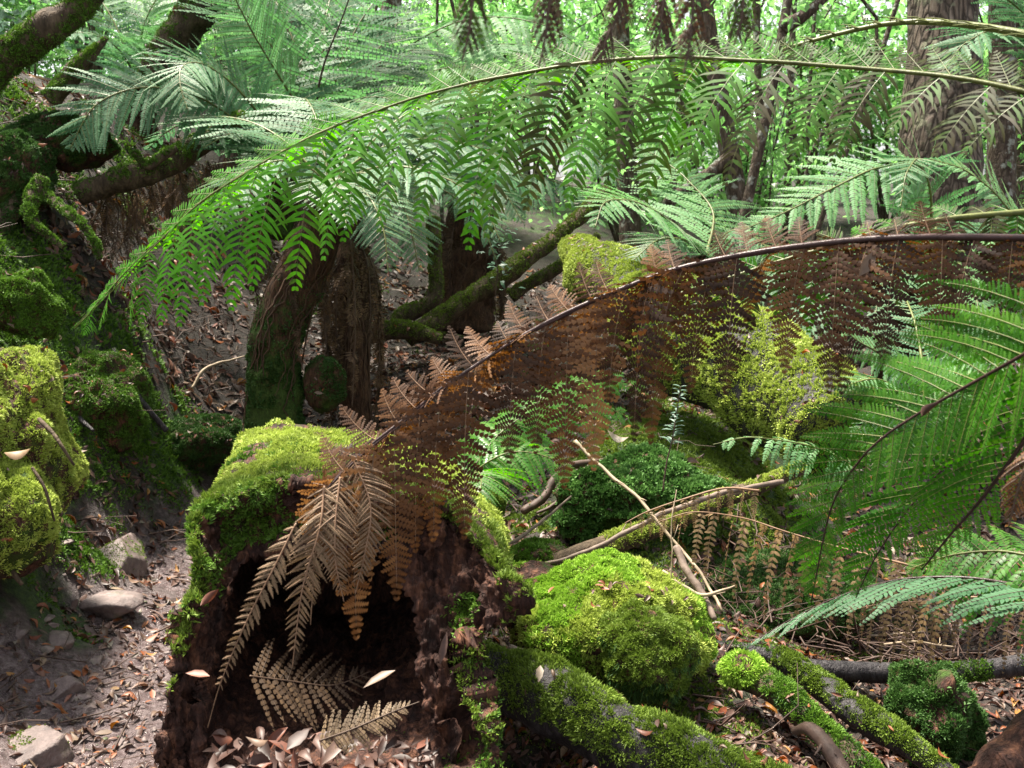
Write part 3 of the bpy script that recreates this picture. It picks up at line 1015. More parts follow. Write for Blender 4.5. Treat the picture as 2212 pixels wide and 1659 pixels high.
def build_mid_moss():
    # big bright mound with an olive lobe hanging in front
    c = P(1310, 1385, 2.75)
    g = blob(c, (.268, .24, .215), 3, .34, 2.1, 90)
    t = thing("moss_mound", "large bright green moss mound right of the hollow log with an olive lobe in front", "moss mound", (c[0], c[1], c[2] - .17))
    part("peat", g, M["rot"], t)
    lobe = P(1392, 1408, 2.53)
    near = lambda p: np.linalg.norm((p - lobe) / np.array([.13, .14, .12]), axis=1)
    wm = lambda p, n: sstep(-.45, .1, n[:, 2] + .12 * fbm(p * 8, 2, 2)) * sstep(-.52, -.3, fbm(p * 10, 3, 44))
    sp = lambda p: sstep(.0, .2, fbm(p * 7, 3, 45))
    part("moss", moss_on(g, 130000, .017, .0052, lambda p, n: wm(p, n) * (1 - sp(p)), seed=5, maxn=40000, up=.5), M["moss_bright"], t)
    part("moss", moss_on(g, 130000, .021, .0044, lambda p, n: wm(p, n) * sp(p), seed=15, maxn=26000, up=.4), M["moss_yellow"], t)
    gl = blob(lobe, (.115, .13, .105), 8, .36, 2.4, 64)
    lb = part("lobe", gl, M["rot"], t)
    part("moss", moss_on(gl, 150000, .016, .0034, lambda p, n: sstep(-.6, 0, n[:, 2] + .15 * fbm(p * 9, 2, 4)), seed=7, maxn=30000), M["moss_olive"], lb)
    fr = moss_on(gl, 30000, .034, .0024, lambda p, n: sstep(.2, -.5, n[:, 2]), up=-1.4, seed=17, maxn=2500)
    part("moss_fringe", fr, M["moss_dark"], lb)
    # small round cushion
    c = P(1606, 1452, 2.6)
    mossy_blob("moss_cushion", "small round light green moss cushion beside the black fallen branch", "moss cushion", c, (.055, .05, .045), 12, "moss_bright", 260000, .02, .004, maxn=9000, res=36)
    # mossy front log
    mossy_tube("mossy_log", "moss covered log lying low in front of the bright moss mound", "log", PL([(1035,1455,2.42),(1150,1500,2.36),(1270,1570,2.28),(1400,1625,2.2),(1560,1680,2.12),(1750,1740,2.05)]),
               (.075, .078, .074, .07, .06, .05), 21, "moss_olive", 95000, .018, .0038, "black_wood", rough=.3, maxn=36000, bare=-.2, w=up_weight(-.3, .25, 6, -.5, -.12))
    # two mossy poles at the right
    mossy_tube("mossy_pole", "left of two mossy poles leaning down from the black branch", "log", PL([(1598,1455,2.62),(1660,1490,2.56),(1730,1548,2.48),(1800,1610,2.4),(1890,1690,2.32)]), (.036, .038, .036, .034), 31, "moss_green", 110000, .017, .0042, rough=.3, maxn=18000, second=("moss_dark", 60000))
    mossy_tube("mossy_pole", "right one of two mossy poles, yellowish moss with a bare grey end", "log", PL([(1680,1425,2.7),(1760,1480,2.62),(1850,1540,2.52),(1950,1600,2.44),(2060,1680,2.36)]), (.034, .038, .037, .024), 35, "moss_olive", 100000, .015, .004, "black_wood", rough=.25, maxn=18000)
    # black branch across
    mossy_tube("fallen_branch", "long black wet branch lying across the gully at the right", "branch", PL([(1490,1412,2.95),(1560,1404,2.95),(1640,1412,2.92),(1720,1442,2.9),(1830,1456,2.9),(1950,1458,2.9),(2080,1448,2.9),(2260,1432,2.9)]),
               (.026, .028, .028, .029, .03, .029, .028, .034), 41, "moss_green", 70000, .012, .004, "black_wood", w=lambda p, n: sstep(.05, .3, fbm(p * 7, 3, 61)) * sstep(-.3, .2, -n[:, 1]), rough=.18, maxn=6000)
    # dark mossy stump at the lower right
    c = P(2005, 1560, 2.68)
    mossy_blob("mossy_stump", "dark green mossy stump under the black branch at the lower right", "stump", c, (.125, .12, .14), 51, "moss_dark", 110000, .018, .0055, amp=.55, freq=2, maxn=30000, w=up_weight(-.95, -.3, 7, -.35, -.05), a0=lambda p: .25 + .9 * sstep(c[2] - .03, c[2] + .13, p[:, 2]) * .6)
    # leafy clump in the centre
    c = P(1390, 1085, 3.75)
    mossy_blob("liverwort_clump", "dense clump of dark leafy liverwort on the slope in the centre", "moss clump", c, (.31, .24, .16), 61, "moss_leafy", 42000, .026, .012, amp=.55, freq=2.2, maxn=22000, w=up_weight(-.7, -.2, 5, -.6, -.25))
    c = P(1055, 1095, 3.6)
    mossy_blob("moss_cushion", "small olive moss hump just behind the hollow log", "moss cushion", c, (.06, .07, .065), 66, "moss_olive", 120000, .015, .004, maxn=8000, res=36)
    c = P(1165, 1215, 3.3)
    mossy_blob("moss_cushion", "dark green moss hump between the hollow log and the slim mossy branch", "moss cushion", c, (.11, .10, .07), 67, "moss_green", 90000, .016, .005, maxn=10000, res=40)
    c = P(1150, 1270, 3.0)
    mossy_blob("moss_cushion", "pale green leafy moss hump touching the left of the bright mound", "moss cushion", c, (.10, .09, .075), 68, "moss_bright", 90000, .017, .0055, maxn=10000, res=40)
    c = P(1680, 1290, 3.5)
    mossy_blob("mossy_boulder", "dark mossy boulder under the dead tan fern frond", "boulder", c, (.34, .25, .14), 71, "moss_dark", 60000, .018, .0055, amp=.25, maxn=20000)
    c = P(1900, 1365, 3.9)
    mossy_blob("mossy_boulder", "low dark mossy boulder in the twig filled gully behind the black branch", "boulder", c, (.26, .2, .12), 73, "moss_dark", 45000, .018, .0055, amp=.25, maxn=12000)
    # slim mossy branch with bare twig, centre
    mossy_tube("mossy_branch", "slim yellow mossy branch rising to the right behind the bright mound", "branch", PL([(1140,1235,3.25),(1250,1205,3.25),(1340,1170,3.3),(1430,1135,3.35),(1530,1090,3.4),(1640,1050,3.45),(1730,1015,3.5)]), (.034, .036, .034, .032, .028, .026), 81, "moss_yellow", 90000, .015, .0042, rough=.25, maxn=22000)
    # the long mossy fallen log going back
    mossy_tube("fallen_log", "thick bright mossy fallen log behind the dead rusty fern frond", "log", PL([(1235,545,5.85),(1262,580,5.6),(1330,630,5.2),(1440,700,4.7),(1560,775,4.3),(1680,860,4.0),(1800,950,3.75)]), (.08, .17, .20, .24, .25, .23, .19), 91, "moss_yellow", 60000, .02, .0068, "black_wood", rough=.16, sides=44, freq=5, maxn=70000, bare=-.5, w=up_weight(-.75, -.25, 3.5, -1.6, -.6))
    mossy_tube("weathered_log", "grey weathered log lying level in the distance behind the silver ferns at the right", "log", PL([(1700,775,7.2),(1800,768,7.2),(1900,772,7.2),(2000,780,7.2)]), (.05, .055, .05), 97, "moss_green", dens=0, base="bark_far", bare=-.6)


build_mid_moss()
# ---------------------------------------------------------------- the large fronds in front
def near_fronds():
    # long green frond arching over the whole picture
    p = PL([(2290,222,1.62),(2212,196,1.66),(2060,166,1.74),(1900,150,1.82),(1700,135,1.9),(1500,122,1.97),(1350,128,2.02),(1200,146,2.07),(1050,172,2.12),(950,196,2.16),(850,226,2.2),(750,262,2.23),(650,304,2.27),(560,350,2.3),(470,408,2.34),(400,462,2.37),(330,530,2.4),(262,604,2.43),(205,662,2.46),(160,708,2.48)])
    frond_thing("long green fern frond arching across the upper picture, spotted brown beneath", p, "fern_sori", "stalk_green", "large fern fronds hanging in from the right",
                N=nrm(np.array([-.1, -.62, .78])), L=.345, n=27, pf=.85, s0=.4, a_grad=.9, amt=(1.0, .8), lean=.42, down=.35, grav=1.3, dmul=(1.0, .8), also=[dict(amt=(0., .34), dmul=(1., -.25), lean=1.15, seed=201, n=44, full=0, grav=.5)], npin=21, det=2, seed=1, rach=(.0042, .0013), full=.4, taper=.26, pw=.55, pbend=.3, pang=.22, jit=.1, twist=.25, a_amp=.15, base_a=.66)  # a_grad: spore brown at the base, backlit glow painted into the green tip end
    # dead rusty frond drooping to the log
    p = PL([(2300,514,1.66),(2212,515,1.68),(2000,513,1.72),(1850,520,1.76),(1700,537,1.79),(1560,560,1.82),(1450,586,1.84),(1350,622,1.86),(1250,666,1.87),(1150,716,1.88),(1060,771,1.88),(960,838,1.87),(880,902,1.86),(800,965,1.84),(735,1025,1.82),(690,1075,1.8)])
    frond_thing("dead rust brown fern frond drooping from the right onto the hollow log", p, "fern_dead", "stalk_dark", "large fern fronds hanging in from the right", rib="stalk_tan",
                N=nrm(np.array([-.25, -.5, .8])), L=.29, n=26, s0=.7, tri=.85, amt=(1., .6), lean=.42, down=1.0, grav=3.4, dmul=(1.0, .75), also=[dict(amt=(0., .27), dmul=(1., -.9), seed=202, n=30, curl=-.6, start=.1)], npin=24, det=3, seed=2, rach=(.0065, .002), full=.55, taper=.05, pw=.98, pf=1.2, pang=.4, jit=.26, twist=.4, pbend=-.12, base_a=.42, a_amp=.32, a_grad=.4, miss=.05, tipg=.06)
    # its pale tip pinnae hanging over the opening
    tips = [([(760,985,1.82),(800,1090,1.8),(790,1190,1.79),(768,1285,1.79)], 3), ([(700,1050,1.79),(690,1140,1.76),(655,1260,1.75),(640,1370,1.75),(632,1440,1.75)], 4),
            ([(735,1030,1.8),(725,1120,1.77),(725,1210,1.76),(742,1300,1.77)], 5), ([(640,1130,1.78),(590,1230,1.76),(530,1350,1.76),(478,1470,1.77),(448,1570,1.78)], 6), ([(700,1120,1.8),(680,1210,1.8),(676,1290,1.8),(672,1352,1.8)], 7),
            ([(690,1080,1.8),(655,1110,1.78),(640,1140,1.78)], 8)]
    for pts, s in tips[:5]:
        q = PL(pts)
        wide = .062 if s != 6 else .035
        frond_thing({3: "tan dead fern frond tip, rightmost of those hanging before the log opening", 4: "longest tan dead fern frond tip hanging straight down the log opening", 5: "broad tan dead fern frond tip in the middle of those at the log opening",
                     6: "narrow curled tan fern frond tip trailing down to the lower left of the log", 7: "thin tan dead fern frond tip between the broad ones at the log opening"}[s], q, "fern_tan", "stalk_tan", "dead fern tips hanging over the log",
                    N=nrm(np.array([.1, -1, .15 if s != 6 else .9])), L=wide if s != 7 else .03, n=30, amt=(1, 1), lean=.7, down=0, grav=.35, npin=14, det=2, seed=20 + s, rach=(.0022, .0008), full=.12, taper=.8, pw=1.15, pang=.5, pf=.42, jit=.12, twist=.35, base_a=.45, a_amp=.2)
    # second, greenish dead frond behind the rusty one
    p = PL([(2300,450,2.1),(2212,458,2.1),(2050,472,2.12),(1900,500,2.15),(1750,545,2.18),(1600,590,2.2),(1450,640,2.22),(1320,700,2.25)])
    frond_thing("half dead green brown fern frond just behind the rusty one", p, "fern_sori", "stalk_green", "large fern fronds hanging in from the right",
                N=nrm(np.array([-.1, -.5, .8])), L=.19, n=16, pf=.7, amt=(1., .4), lean=.3, down=.6, grav=2.2, dmul=(1, .2), npin=22, det=2, seed=9, rach=(.0075, .002), full=0, taper=.5, pw=.7, jit=.14, twist=.35)
    # bare stalk upper right
    q = PL([(2300,100,1.7),(2212,74,1.74),(2100,55,1.8),(1990,47,1.86),(1900,54,1.92),(1800,76,1.98),(1720,98,2.03),(1690,108,2.06)])
    st = Geo(); tube(st, crv(q, 40), (.0075, .0035), 8, 0, .8)
    nub = Geo()
    c = crv(q, 60)
    for i in range(6, 58, 5):
        for s in (-1, 1):
            l = .07 * (1 - i / 90)
            e = c[i] + nrm(np.array([-1.0, .2 * s, .12 * s + .12])) * l
            tube(nub, np.array([c[i], (c[i] + e) / 2 + Z3 * .003, e]), (.0018, .0008), 4, 0, .7, cap=False)
            for k in range(4):
                b = c[i] * (1 - k / 4) + e * k / 4
                tube(nub, np.array([b, b + nrm(rng.normal(size=3)) * .006]), (.0012, .0006), 3, 0, .9, cap=False)
    t = thing("fern_stalk", "bare green fern stalk with stubby leafless ribs at the upper right", "fern stalk", q[0], "large fern fronds hanging in from the right")
    part("stalk", st, M["stalk_green"], t); part("rib_stubs", nub, M["stalk_green"], t)
    # dark green frond sweeping in from the right edge
    p = PL([(2330,690,1.36),(2215,762,1.45),(2100,828,1.55),(1965,905,1.65),(1895,955,1.7),(1845,1012,1.75),(1802,1085,1.8),(1778,1165,1.84),(1765,1235,1.87),(1752,1300,1.9)])
    frond_thing("deep green lacy fern frond sweeping down from the right edge", p, "fern_near", "stalk_dark", "large fern fronds hanging in from the right", rib="stalk_green",
                N=nrm(np.array([-.45, -.75, .5])), L=.30, n=33, pf=.8, amt=(.5, 1.), lean=.85, down=.1, grav=.3, npin=32, det=3, seed=11, rach=(.0032, .0012), full=0, taper=.85, pw=.95, pang=.3, jit=.08, twist=.18, base_a=.4, a_amp=.35)
    p = PL([(2340,780,1.5),(2260,880,1.55),(2190,985,1.6),(2120,1080,1.66),(2050,1160,1.72),(1990,1230,1.78)])
    frond_thing("green fern frond low at the right edge, below the lacy one", p, "fern_near", "stalk_dark", "large fern fronds hanging in from the right", rib="stalk_green",
                N=nrm(np.array([-.3, -.7, .6])), L=.24, n=26, pf=.55, amt=(.35, 1.), lean=.8, down=.15, grav=.6, npin=21, det=2, seed=12, rach=(.005, .0014), full=0, taper=.6, pw=.75, jit=.1)
    p = PL([(2400,700,1.55),(2300,800,1.65),(2190,880,1.75),(2090,960,1.82),(2000,1050,1.88),(1930,1140,1.93),(1880,1220,1.97),(1850,1290,2.0)])
    frond_thing("second deep green fern frond layered behind the lacy one at the right edge", p, "fern_near", "stalk_dark", "large fern fronds hanging in from the right", rib="stalk_green",
                N=nrm(np.array([-.4, -.75, .5])), L=.27, n=30, pf=.55, amt=(.35, 1.), lean=.8, down=.1, grav=.5, npin=28, det=2, seed=16, rach=(.0036, .0012), full=0, taper=.45, pw=.9, pang=.3, jit=.1, twist=.2, base_a=.35)
    p = PL([(2340,1300,1.9),(2212,1268,1.98),(2080,1248,2.04),(1960,1250,2.1),(1880,1268,2.14),(1790,1298,2.18),(1700,1344,2.22),(1615,1395,2.25)])
    frond_thing("blue green fern frond held edge on above the black branch", p, "fern_mid", "stalk_dark", "large fern fronds hanging in from the right",
                N=nrm(np.array([-.05, .22, .97])), base_a=.1, a_amp=.1, L=.21, n=30, pf=.7, lean=.55, down=.1, grav=.25, npin=20, det=2, seed=13, rach=(.004, .0012), full=0, taper=.6, pw=.8, jit=.08)
    p = PL([(2330,1210,1.95),(2230,1200,2.0),(2150,1190,2.05),(2050,1200,2.1),(1960,1230,2.15)])
    frond_thing("short fresh green fern frond between the lacy frond and the blue green one", p, "fern_near", "stalk_green", "large fern fronds hanging in from the right",
                N=nrm(np.array([-.1, -.5, .85])), L=.2, n=20, pf=.85, lean=.5, down=.2, grav=.6, npin=20, det=2, seed=14, rach=(.004, .0012), full=0, taper=.7, pw=.8)
    p = PL([(2240,960,1.4),(2215,1010,1.4),(2195,1070,1.41),(2178,1140,1.42)])
    frond_thing("brown dead fern tip hanging among the green fronds at the right edge", p, "fern_dead", "stalk_brown", "large fern fronds hanging in from the right",
                N=nrm(np.array([-.2, -.8, .5])), L=.045, n=14, lean=.8, down=.3, grav=.6, npin=9, det=2, seed=15, rach=(.003, .001), full=0, taper=.7)
    # out of focus brown tips hanging in at the top edge
    for i, (u, v, ln, d, mat) in enumerate([(1012,-60,190,.95,"fern_sori"),(1178,-70,215,1.0,"fern_brown"),(1335,-60,125,1.0,"fern_dead"),(1490,-80,240,.92,"fern_dead"),(1425,-60,190,1.1,"fern_brown"),(1600,-70,170,1.0,"fern_sori"),(1300,60,80,1.3,"fern_brown")]):
        q = PL([(u + 20, v, d), (u + 8, v + ln * .35, d), (u, v + ln * .7, d), (u - 14, v + ln, d)])
        names = ["olive fern tip hanging at the top edge, leftmost of those", "dark brown dead fern tip hanging at the top, second from the left", "short brown dead fern tip at the top edge above the arching frond", "long rusty dead fern tip hanging at the top over the arching stalk",
                 "dark brown fern tip beside the long rusty one at the top", "greenish fern tip hanging at the top, rightmost of those", "small brown fern scrap caught above the arching frond"]
        frond_thing(names[i], q, mat, "stalk_brown", "fern tips hanging in at the top edge", N=np.array([.2, -1, .2]), L=.042, n=16, lean=1.1, down=.3, grav=1.0, npin=7, det=1, seed=40 + i, rach=(.0022, .001), full=.1, taper=.7, twist=.8, miss=.15, pf=.6)


near_fronds()
# ---------------------------------------------------------------- tree ferns in the middle distance
FG = "tree ferns behind the log"


def tree_fern(label, trunk, rad, fronds, arches=(), dead=0, leaf="fern_mid", seed=0, mossy=-.2, group=FG, dead_len=.9, moss=0):
    c = PL(trunk)
    c[0] = c[0] - Z3 * .08
    t = thing("tree_fern", label, "tree fern", c[0], group)
    g = Geo()
    cc = crv(c, 40)
    av = np.clip(mossy + .9 * (1 - np.linspace(0, 1, 40)) ** 1.2, -1, 1)
    tube(g, cc, rad, 36, 0, np.repeat(av, 1), rough=.35, freq=11, seed=seed)
    part("trunk", g, M["trunk_fern"], t)
    T_, N1, B1 = frames(cc)
    fb = Geo()
    Rr = np.interp(np.linspace(0, 1, 40), np.linspace(0, 1, len(rad)), rad)
    for i in range(28):
        k0 = rng.integers(0, 12); k1 = rng.integers(20, 40)
        th = rng.uniform(0, 2 * pi) + np.cumsum(rng.normal(0, .10, 40))
        pp = cc + (N1 * np.cos(th)[:, None] + B1 * np.sin(th)[:, None]) * (Rr * (1.03 + .07 * rng.random()))[:, None]
        tube(fb, pp[k0:k1], (.002, rng.uniform(.002, .006), .002), 4, 0, rng.random(), cap=False)
    part("root_fibres", fb, M["fibre"], t)
    if moss:
        part("moss", moss_on(g, 40000, .018, .006, lambda p, n: sstep(cc[0][2] + moss * 1.4, cc[0][2], p[:, 2]) * sstep(-.25, .05, fbm(p * 7, 3, seed)), seed=seed, maxn=14000, up=.1), M["moss_dark"], t)
    cr = cc[-1]
    k = 0
    for f in fronds:
        f = dict(f)
        pts = f.pop("p")
        lf = f.pop("leaf", leaf)
        pts = PL(pts)
        kw = dict(N=(0, -.25, 1), L=.36, n=30, lean=.5, down=.06, grav=.28, npin=24, det=2, rach=(.009, .002), full=.22, taper=.5, pw=.85, seed=seed * 50 + k, curl=0)
        kw.update(f)
        frond_part(t, pts, lf, kw.pop("stem", "stalk_green"), **kw)
        k += 1
    for az, Lf, rise, droop in arches:
        a = arch(cr, radians(az), Lf, rise, droop)
        frond_part(t, a, leaf, "stalk_green", N=(0, 0, 1), L=Lf * .26, n=26, lean=.5, down=.05, grav=.25, npin=18, det=1, rach=(.008, .002), full=.25, taper=.55, pw=.95, seed=seed * 50 + k)
        k += 1
    for i in range(dead):
        az = radians(360 / max(1, dead) * i + 20 * rng.normal())
        h = cr - (cr - cc[0]) * rng.uniform(0, .25)
        d = np.array([cos(az), sin(az), 0])
        r0 = rad[-1]
        ln = dead_len * rng.uniform(.6, 1.1)
        q = np.array([h + d * r0 * .8, h + d * (r0 + .06) - Z3 * ln * .2, h + d * (r0 + .07) - Z3 * ln * .6, h + d * (r0 + .05 * rng.random()) - Z3 * ln])
        frond_part(t, q, "fern_brown", "stalk_brown", name="dead_frond", N=nrm(np.array([d[0] + .3, d[1] - .3, .1])), L=.10, n=16, lean=.7, down=.5, grav=1.2, npin=8, det=1, pf=.8, seed=seed * 50 + 30 + i, rach=(.006, .003), full=.2, taper=.6, twist=.6)
    return t


def mid_ferns():
    tree_fern("tree fern with a leaning brown trunk green with moss at the foot, left of centre", [(590,910,4.75),(592,800,4.72),(608,700,4.68),(645,600,4.65),(688,500,4.6),(716,400,4.6)], (.15, .118, .118, .112, .105, .10),
              [dict(p=[(716,400,4.6),(780,375,4.4),(840,400,4.25),(880,470,4.15),(905,585,4.1)], L=.30), dict(p=[(716,400,4.6),(760,395,4.3),(800,430,4.1),(830,500,4.0),(838,585,3.95)], L=.28),
               dict(p=[(716,400,4.6),(720,385,4.3),(735,420,4.0),(750,490,3.85)], L=.26), dict(p=[(716,400,4.6),(800,330,4.6),(930,300,4.6),(1060,330,4.6),(1150,400,4.6)], L=.34),
               dict(p=[(716,400,4.6),(640,350,4.5),(560,360,4.4),(500,420,4.3),(470,500,4.25)], L=.3), dict(p=[(716,400,4.6),(830,360,4.4),(950,380,4.3),(1040,440,4.25),(1080,520,4.2)], L=.28)],
              [(70, 1.4, .8, 1.1), (110, 1.4, .8, 1.0), (150, 1.3, .7, 1.0), (30, 1.4, .8, 1.0)], dead=3, seed=1, mossy=.05, moss=.6)
    tree_fern("tree fern with a straight shaggy brown trunk, just right of the leaning one", [(768,885,5.05),(766,760,5.0),(764,620,5.0),(755,470,5.0)], (.075, .066, .062, .068), [], [(20, 1.2, .7, 1.2), (95, 1.2, .8, 1.1), (160, 1.2, .8, 1.1), (320, 1.1, .6, 1.3)], dead=14, seed=2, mossy=-.5, dead_len=1.0)
    tree_fern("dark trunked tree fern with silver fronds, behind the mossy leaning branches", [(1010,690,7.0),(1010,600,7.0),(1012,520,7.0),(1015,440,7.0)], (.19, .17, .165, .16),
              [dict(p=[(1015,430,7),(1060,385,6.7),(1150,380,6.5),(1230,405,6.4),(1300,445,6.4)], L=.42, grav=1.2), dict(p=[(1015,430,7),(1080,340,6.8),(1170,300,6.6),(1270,330,6.5),(1345,405,6.4)], L=.42),
               dict(p=[(1015,430,7),(970,390,6.7),(930,400,6.5),(900,450,6.4)], L=.38), dict(p=[(1015,430,7),(1040,400,6.5),(1090,420,6.2),(1130,480,6.1)], L=.36, grav=1.),
               dict(p=[(1015,430,7),(960,330,7),(880,290,7),(800,310,7)], L=.42)],
              [(110, 1.8, .9, 1.1), (150, 1.7, .8, 1.1)], dead=13, seed=3, mossy=-.6, dead_len=1.3)
    # pale fresh fern, centre right
    tree_fern("low tree fern with one pale fresh frond turned to the viewer, centre right", [(1535,640,5.2),(1530,590,5.2),(1525,555,5.2)], (.12, .11, .10),
              [dict(p=[(1525,555,5.2),(1470,495,4.9),(1400,448,4.65),(1345,432,4.45),(1305,440,4.3),(1286,492,4.2)], L=.29, leaf="fern_pale", seed=77, full=.4, taper=.35, N=(.1,-.5,.9)),
               dict(p=[(1525,555,5.2),(1540,460,5.6),(1490,395,5.8),(1430,345,6.0),(1375,318,6.1)], L=.46, leaf="fern_pale", N=(.3,-.7,.7)), dict(p=[(1525,555,5.2),(1480,520,5),(1420,520,4.9),(1370,560,4.8)], L=.3), dict(p=[(1525,555,5.2),(1580,500,5.1),(1640,520,5),(1690,580,4.9)], L=.32)],
              [], seed=4)
    # right hand fern
    tree_fern("large tree fern with pale silver fronds at the right behind the rusty frond", [(1945,835,5.3),(1955,740,5.25),(1975,640,5.2),(2000,560,5.2)], (.16, .14, .13, .13),
              [dict(p=[(2000,560,5.2),(2012,440,5.1),(1985,358,5.0),(1900,362,4.95),(1800,405,4.9),(1695,458,4.85),(1590,505,4.8)], L=.33, leaf="fern_pale", n=32, N=(.0,-.6,.8)),
               dict(p=[(2290,560,4.6),(2190,465,4.5),(2140,410,4.45),(2085,368,4.4),(2010,342,4.4)], L=.24, leaf="fern_pale", n=26, N=(-.1,-.55,.85), grav=.2, down=0),
               dict(p=[(2000,560,5.2),(1940,480,5.2),(1985,350,5.0),(1960,370,4.7),(1945,450,4.6)], L=.26, leaf="fern_mid"),
               dict(p=[(2000,560,5.2),(1900,560,4.9),(1800,620,4.7),(1720,700,4.6),(1660,790,4.5)], L=.34), dict(p=[(2000,560,5.2),(2090,545,4.9),(2170,600,4.7),(2225,700,4.6),(2260,800,4.55)], L=.36, leaf="fern_pale", N=(0,-.6,.8)),
               dict(p=[(2000,560,5.2),(1960,560,4.8),(1910,610,4.5),(1890,690,4.3)], L=.30), dict(p=[(2000,560,5.2),(2060,560,4.7),(2100,620,4.4),(2120,710,4.2)], L=.32, leaf="fern_pale"), dict(p=[(2000,560,5.2),(2060,520,4.8),(2150,520,4.6),(2260,560,4.5)], L=.3, leaf="fern_pale"),
               dict(p=[(2000,560,5.2),(1860,540,5.3),(1740,560,5.3),(1640,620,5.3),(1590,700,5.3)], L=.36)],
              [(60, 1.3, .6, 1.3)], dead=10, seed=5, mossy=-.6)
    # low ferns at the right
    tree_fern("small fern with a yellow rib at the right, left of the lacy green frond", [(2010,930,3.9),(2005,900,3.85)], (.06, .05),
              [dict(p=[(2005,900,3.85),(1965,822,3.7),(1900,765,3.6),(1850,735,3.55),(1800,690,3.5)], L=.21, n=22, leaf="fern_pale", N=(.3,-.6,.7)), dict(p=[(2005,900,3.85),(1950,850,3.6),(1900,820,3.5),(1850,825,3.45),(1815,850,3.4)], L=.17, n=22, leaf="fern_pale"),
               dict(p=[(2005,900,3.85),(1960,900,3.6),(1910,900,3.5),(1870,915,3.45),(1840,945,3.4)], L=.15, n=22), dict(p=[(2005,900,3.85),(2060,830,3.8),(2140,800,3.8),(2220,830,3.8)], L=.24, leaf="fern_pale"), dict(p=[(2005,900,3.85),(1930,940,3.5),(1880,1010,3.4)], L=.2)],
              [(80, .9, .9, .9), (40, .9, .8, 1.)], seed=6, group=None)
    p = PL([(1850,1010,3.1),(1790,978,3.1),(1720,957,3.1),(1620,946,3.1),(1538,962,3.1)])
    frond_thing("small pale fern frond hanging over the dark gap under the mossy fallen log", p, "fern_pale", "stalk_green", N=(0,-.4,.9), L=.13, n=16, amt=(1.,.6), lean=.5, down=.3, grav=1., npin=14, det=2, seed=61, rach=(.003, .001), full=.1, taper=.6, miss=.15)
    # left: the two silver fronds and their neighbours
    tree_fern("tree fern with two broad silver green fronds at the left, above the dark hollow", [(600,480,5.6),(602,420,5.6),(600,345,5.6)], (.12, .11, .11),
              [dict(p=[(600,345,5.6),(560,250,5.4),(500,180,5.2),(440,140,5.0),(395,142,4.85),(388,180,4.75),(405,238,4.7)], L=.29, n=40, npin=26, pf=.75, s0=.75, full=.3, taper=.25, N=(0,-.8,.6), leaf="fern_mid"),
               dict(p=[(600,345,5.6),(520,270,5.2),(440,215,5.0),(350,190,4.85),(270,195,4.75),(200,235,4.7),(150,320,4.68)], L=.31, n=44, npin=26, pf=.75, s0=.75, full=.3, taper=.22, N=(.0,-.85,.5), leaf="fern_mid"),
               dict(p=[(600,345,5.6),(560,300,5.2),(500,290,4.9),(440,320,4.75)], L=.3), dict(p=[(600,345,5.6),(540,200,5.9),(450,120,6.1),(350,100,6.2),(260,140,6.3)], L=.36)],
              [(80, 1.5, 1.0, .8)], seed=7, dead=5)
    tree_fern("tree fern with tall upright fresh green fronds, upper left of centre", [(690,400,6.0),(690,350,6.0),(688,300,6.0)], (.13, .12, .11),
              [dict(p=[(688,300,6),(685,220,5.8),(700,140,5.7),(735,50,5.6),(770,-40,5.5),(820,-110,5.4)], L=.62, n=17, pf=.3, leaf="fern_pale", amt=(1., 1.), full=.4, taper=.6, N=(.25,-.9,.3), grav=.25, npin=24, stem="stalk_dark", lean=.25),
               dict(p=[(688,300,6),(640,180,5.9),(580,90,5.8),(520,20,5.7),(440,-40,5.6)], L=.45, leaf="fern_pale", N=(-.1,-.6,.7)), dict(p=[(688,300,6),(600,160,5.6),(540,60,5.4),(500,-20,5.3),(480,-70,5.2)], L=.42, leaf="fern_pale", N=(.2,-.7,.6)),
               dict(p=[(688,300,6),(760,180,6.2),(850,120,6.3),(930,110,6.4),(1000,150,6.5)], L=.5, leaf="fern_mid"), dict(p=[(688,300,6),(740,230,5.7),(820,210,5.5),(900,250,5.4)], L=.42, leaf="fern_mid"), dict(p=[(688,300,6),(650,230,5.6),(610,230,5.4),(580,280,5.3)], L=.36),
               dict(p=[(688,300,6),(720,220,6.2),(800,130,6.5),(850,60,6.8),(890,20,7)], L=.5, leaf="fern_mid")],
              [(50, 2.0, 1.1, .9), (90, 2.0, 1.1, .9), (130, 2.0, 1.1, .9), (165, 1.8, 1.0, .9)], seed=8)
    tree_fern("tree fern with a spreading light green frond behind the arching frond, top centre", [(760,440,7.6),(755,350,7.6),(745,250,7.6)], (.14, .13, .12),
              [dict(p=[(745,250,7.6),(800,170,7.3),(890,95,7.0),(1000,45,6.9),(1110,40,6.8),(1210,70,6.7),(1285,135,6.7)], L=.62, n=30, leaf="fern_pale", grav=.9, full=.3, N=(0,-.5,.85), npin=18),
               dict(p=[(745,250,7.6),(830,200,7.0),(950,150,6.8),(1060,150,6.7),(1160,200,6.6)], L=.55, n=28, leaf="fern_pale", N=(0,-.4,.9)), dict(p=[(745,250,7.6),(900,200,7.6),(1020,110,7.6),(1150,100,7.6),(1290,160,7.6)], L=.5, leaf="fern_pale")],
              [(110, 2.2, 1.0, .8)], seed=9)
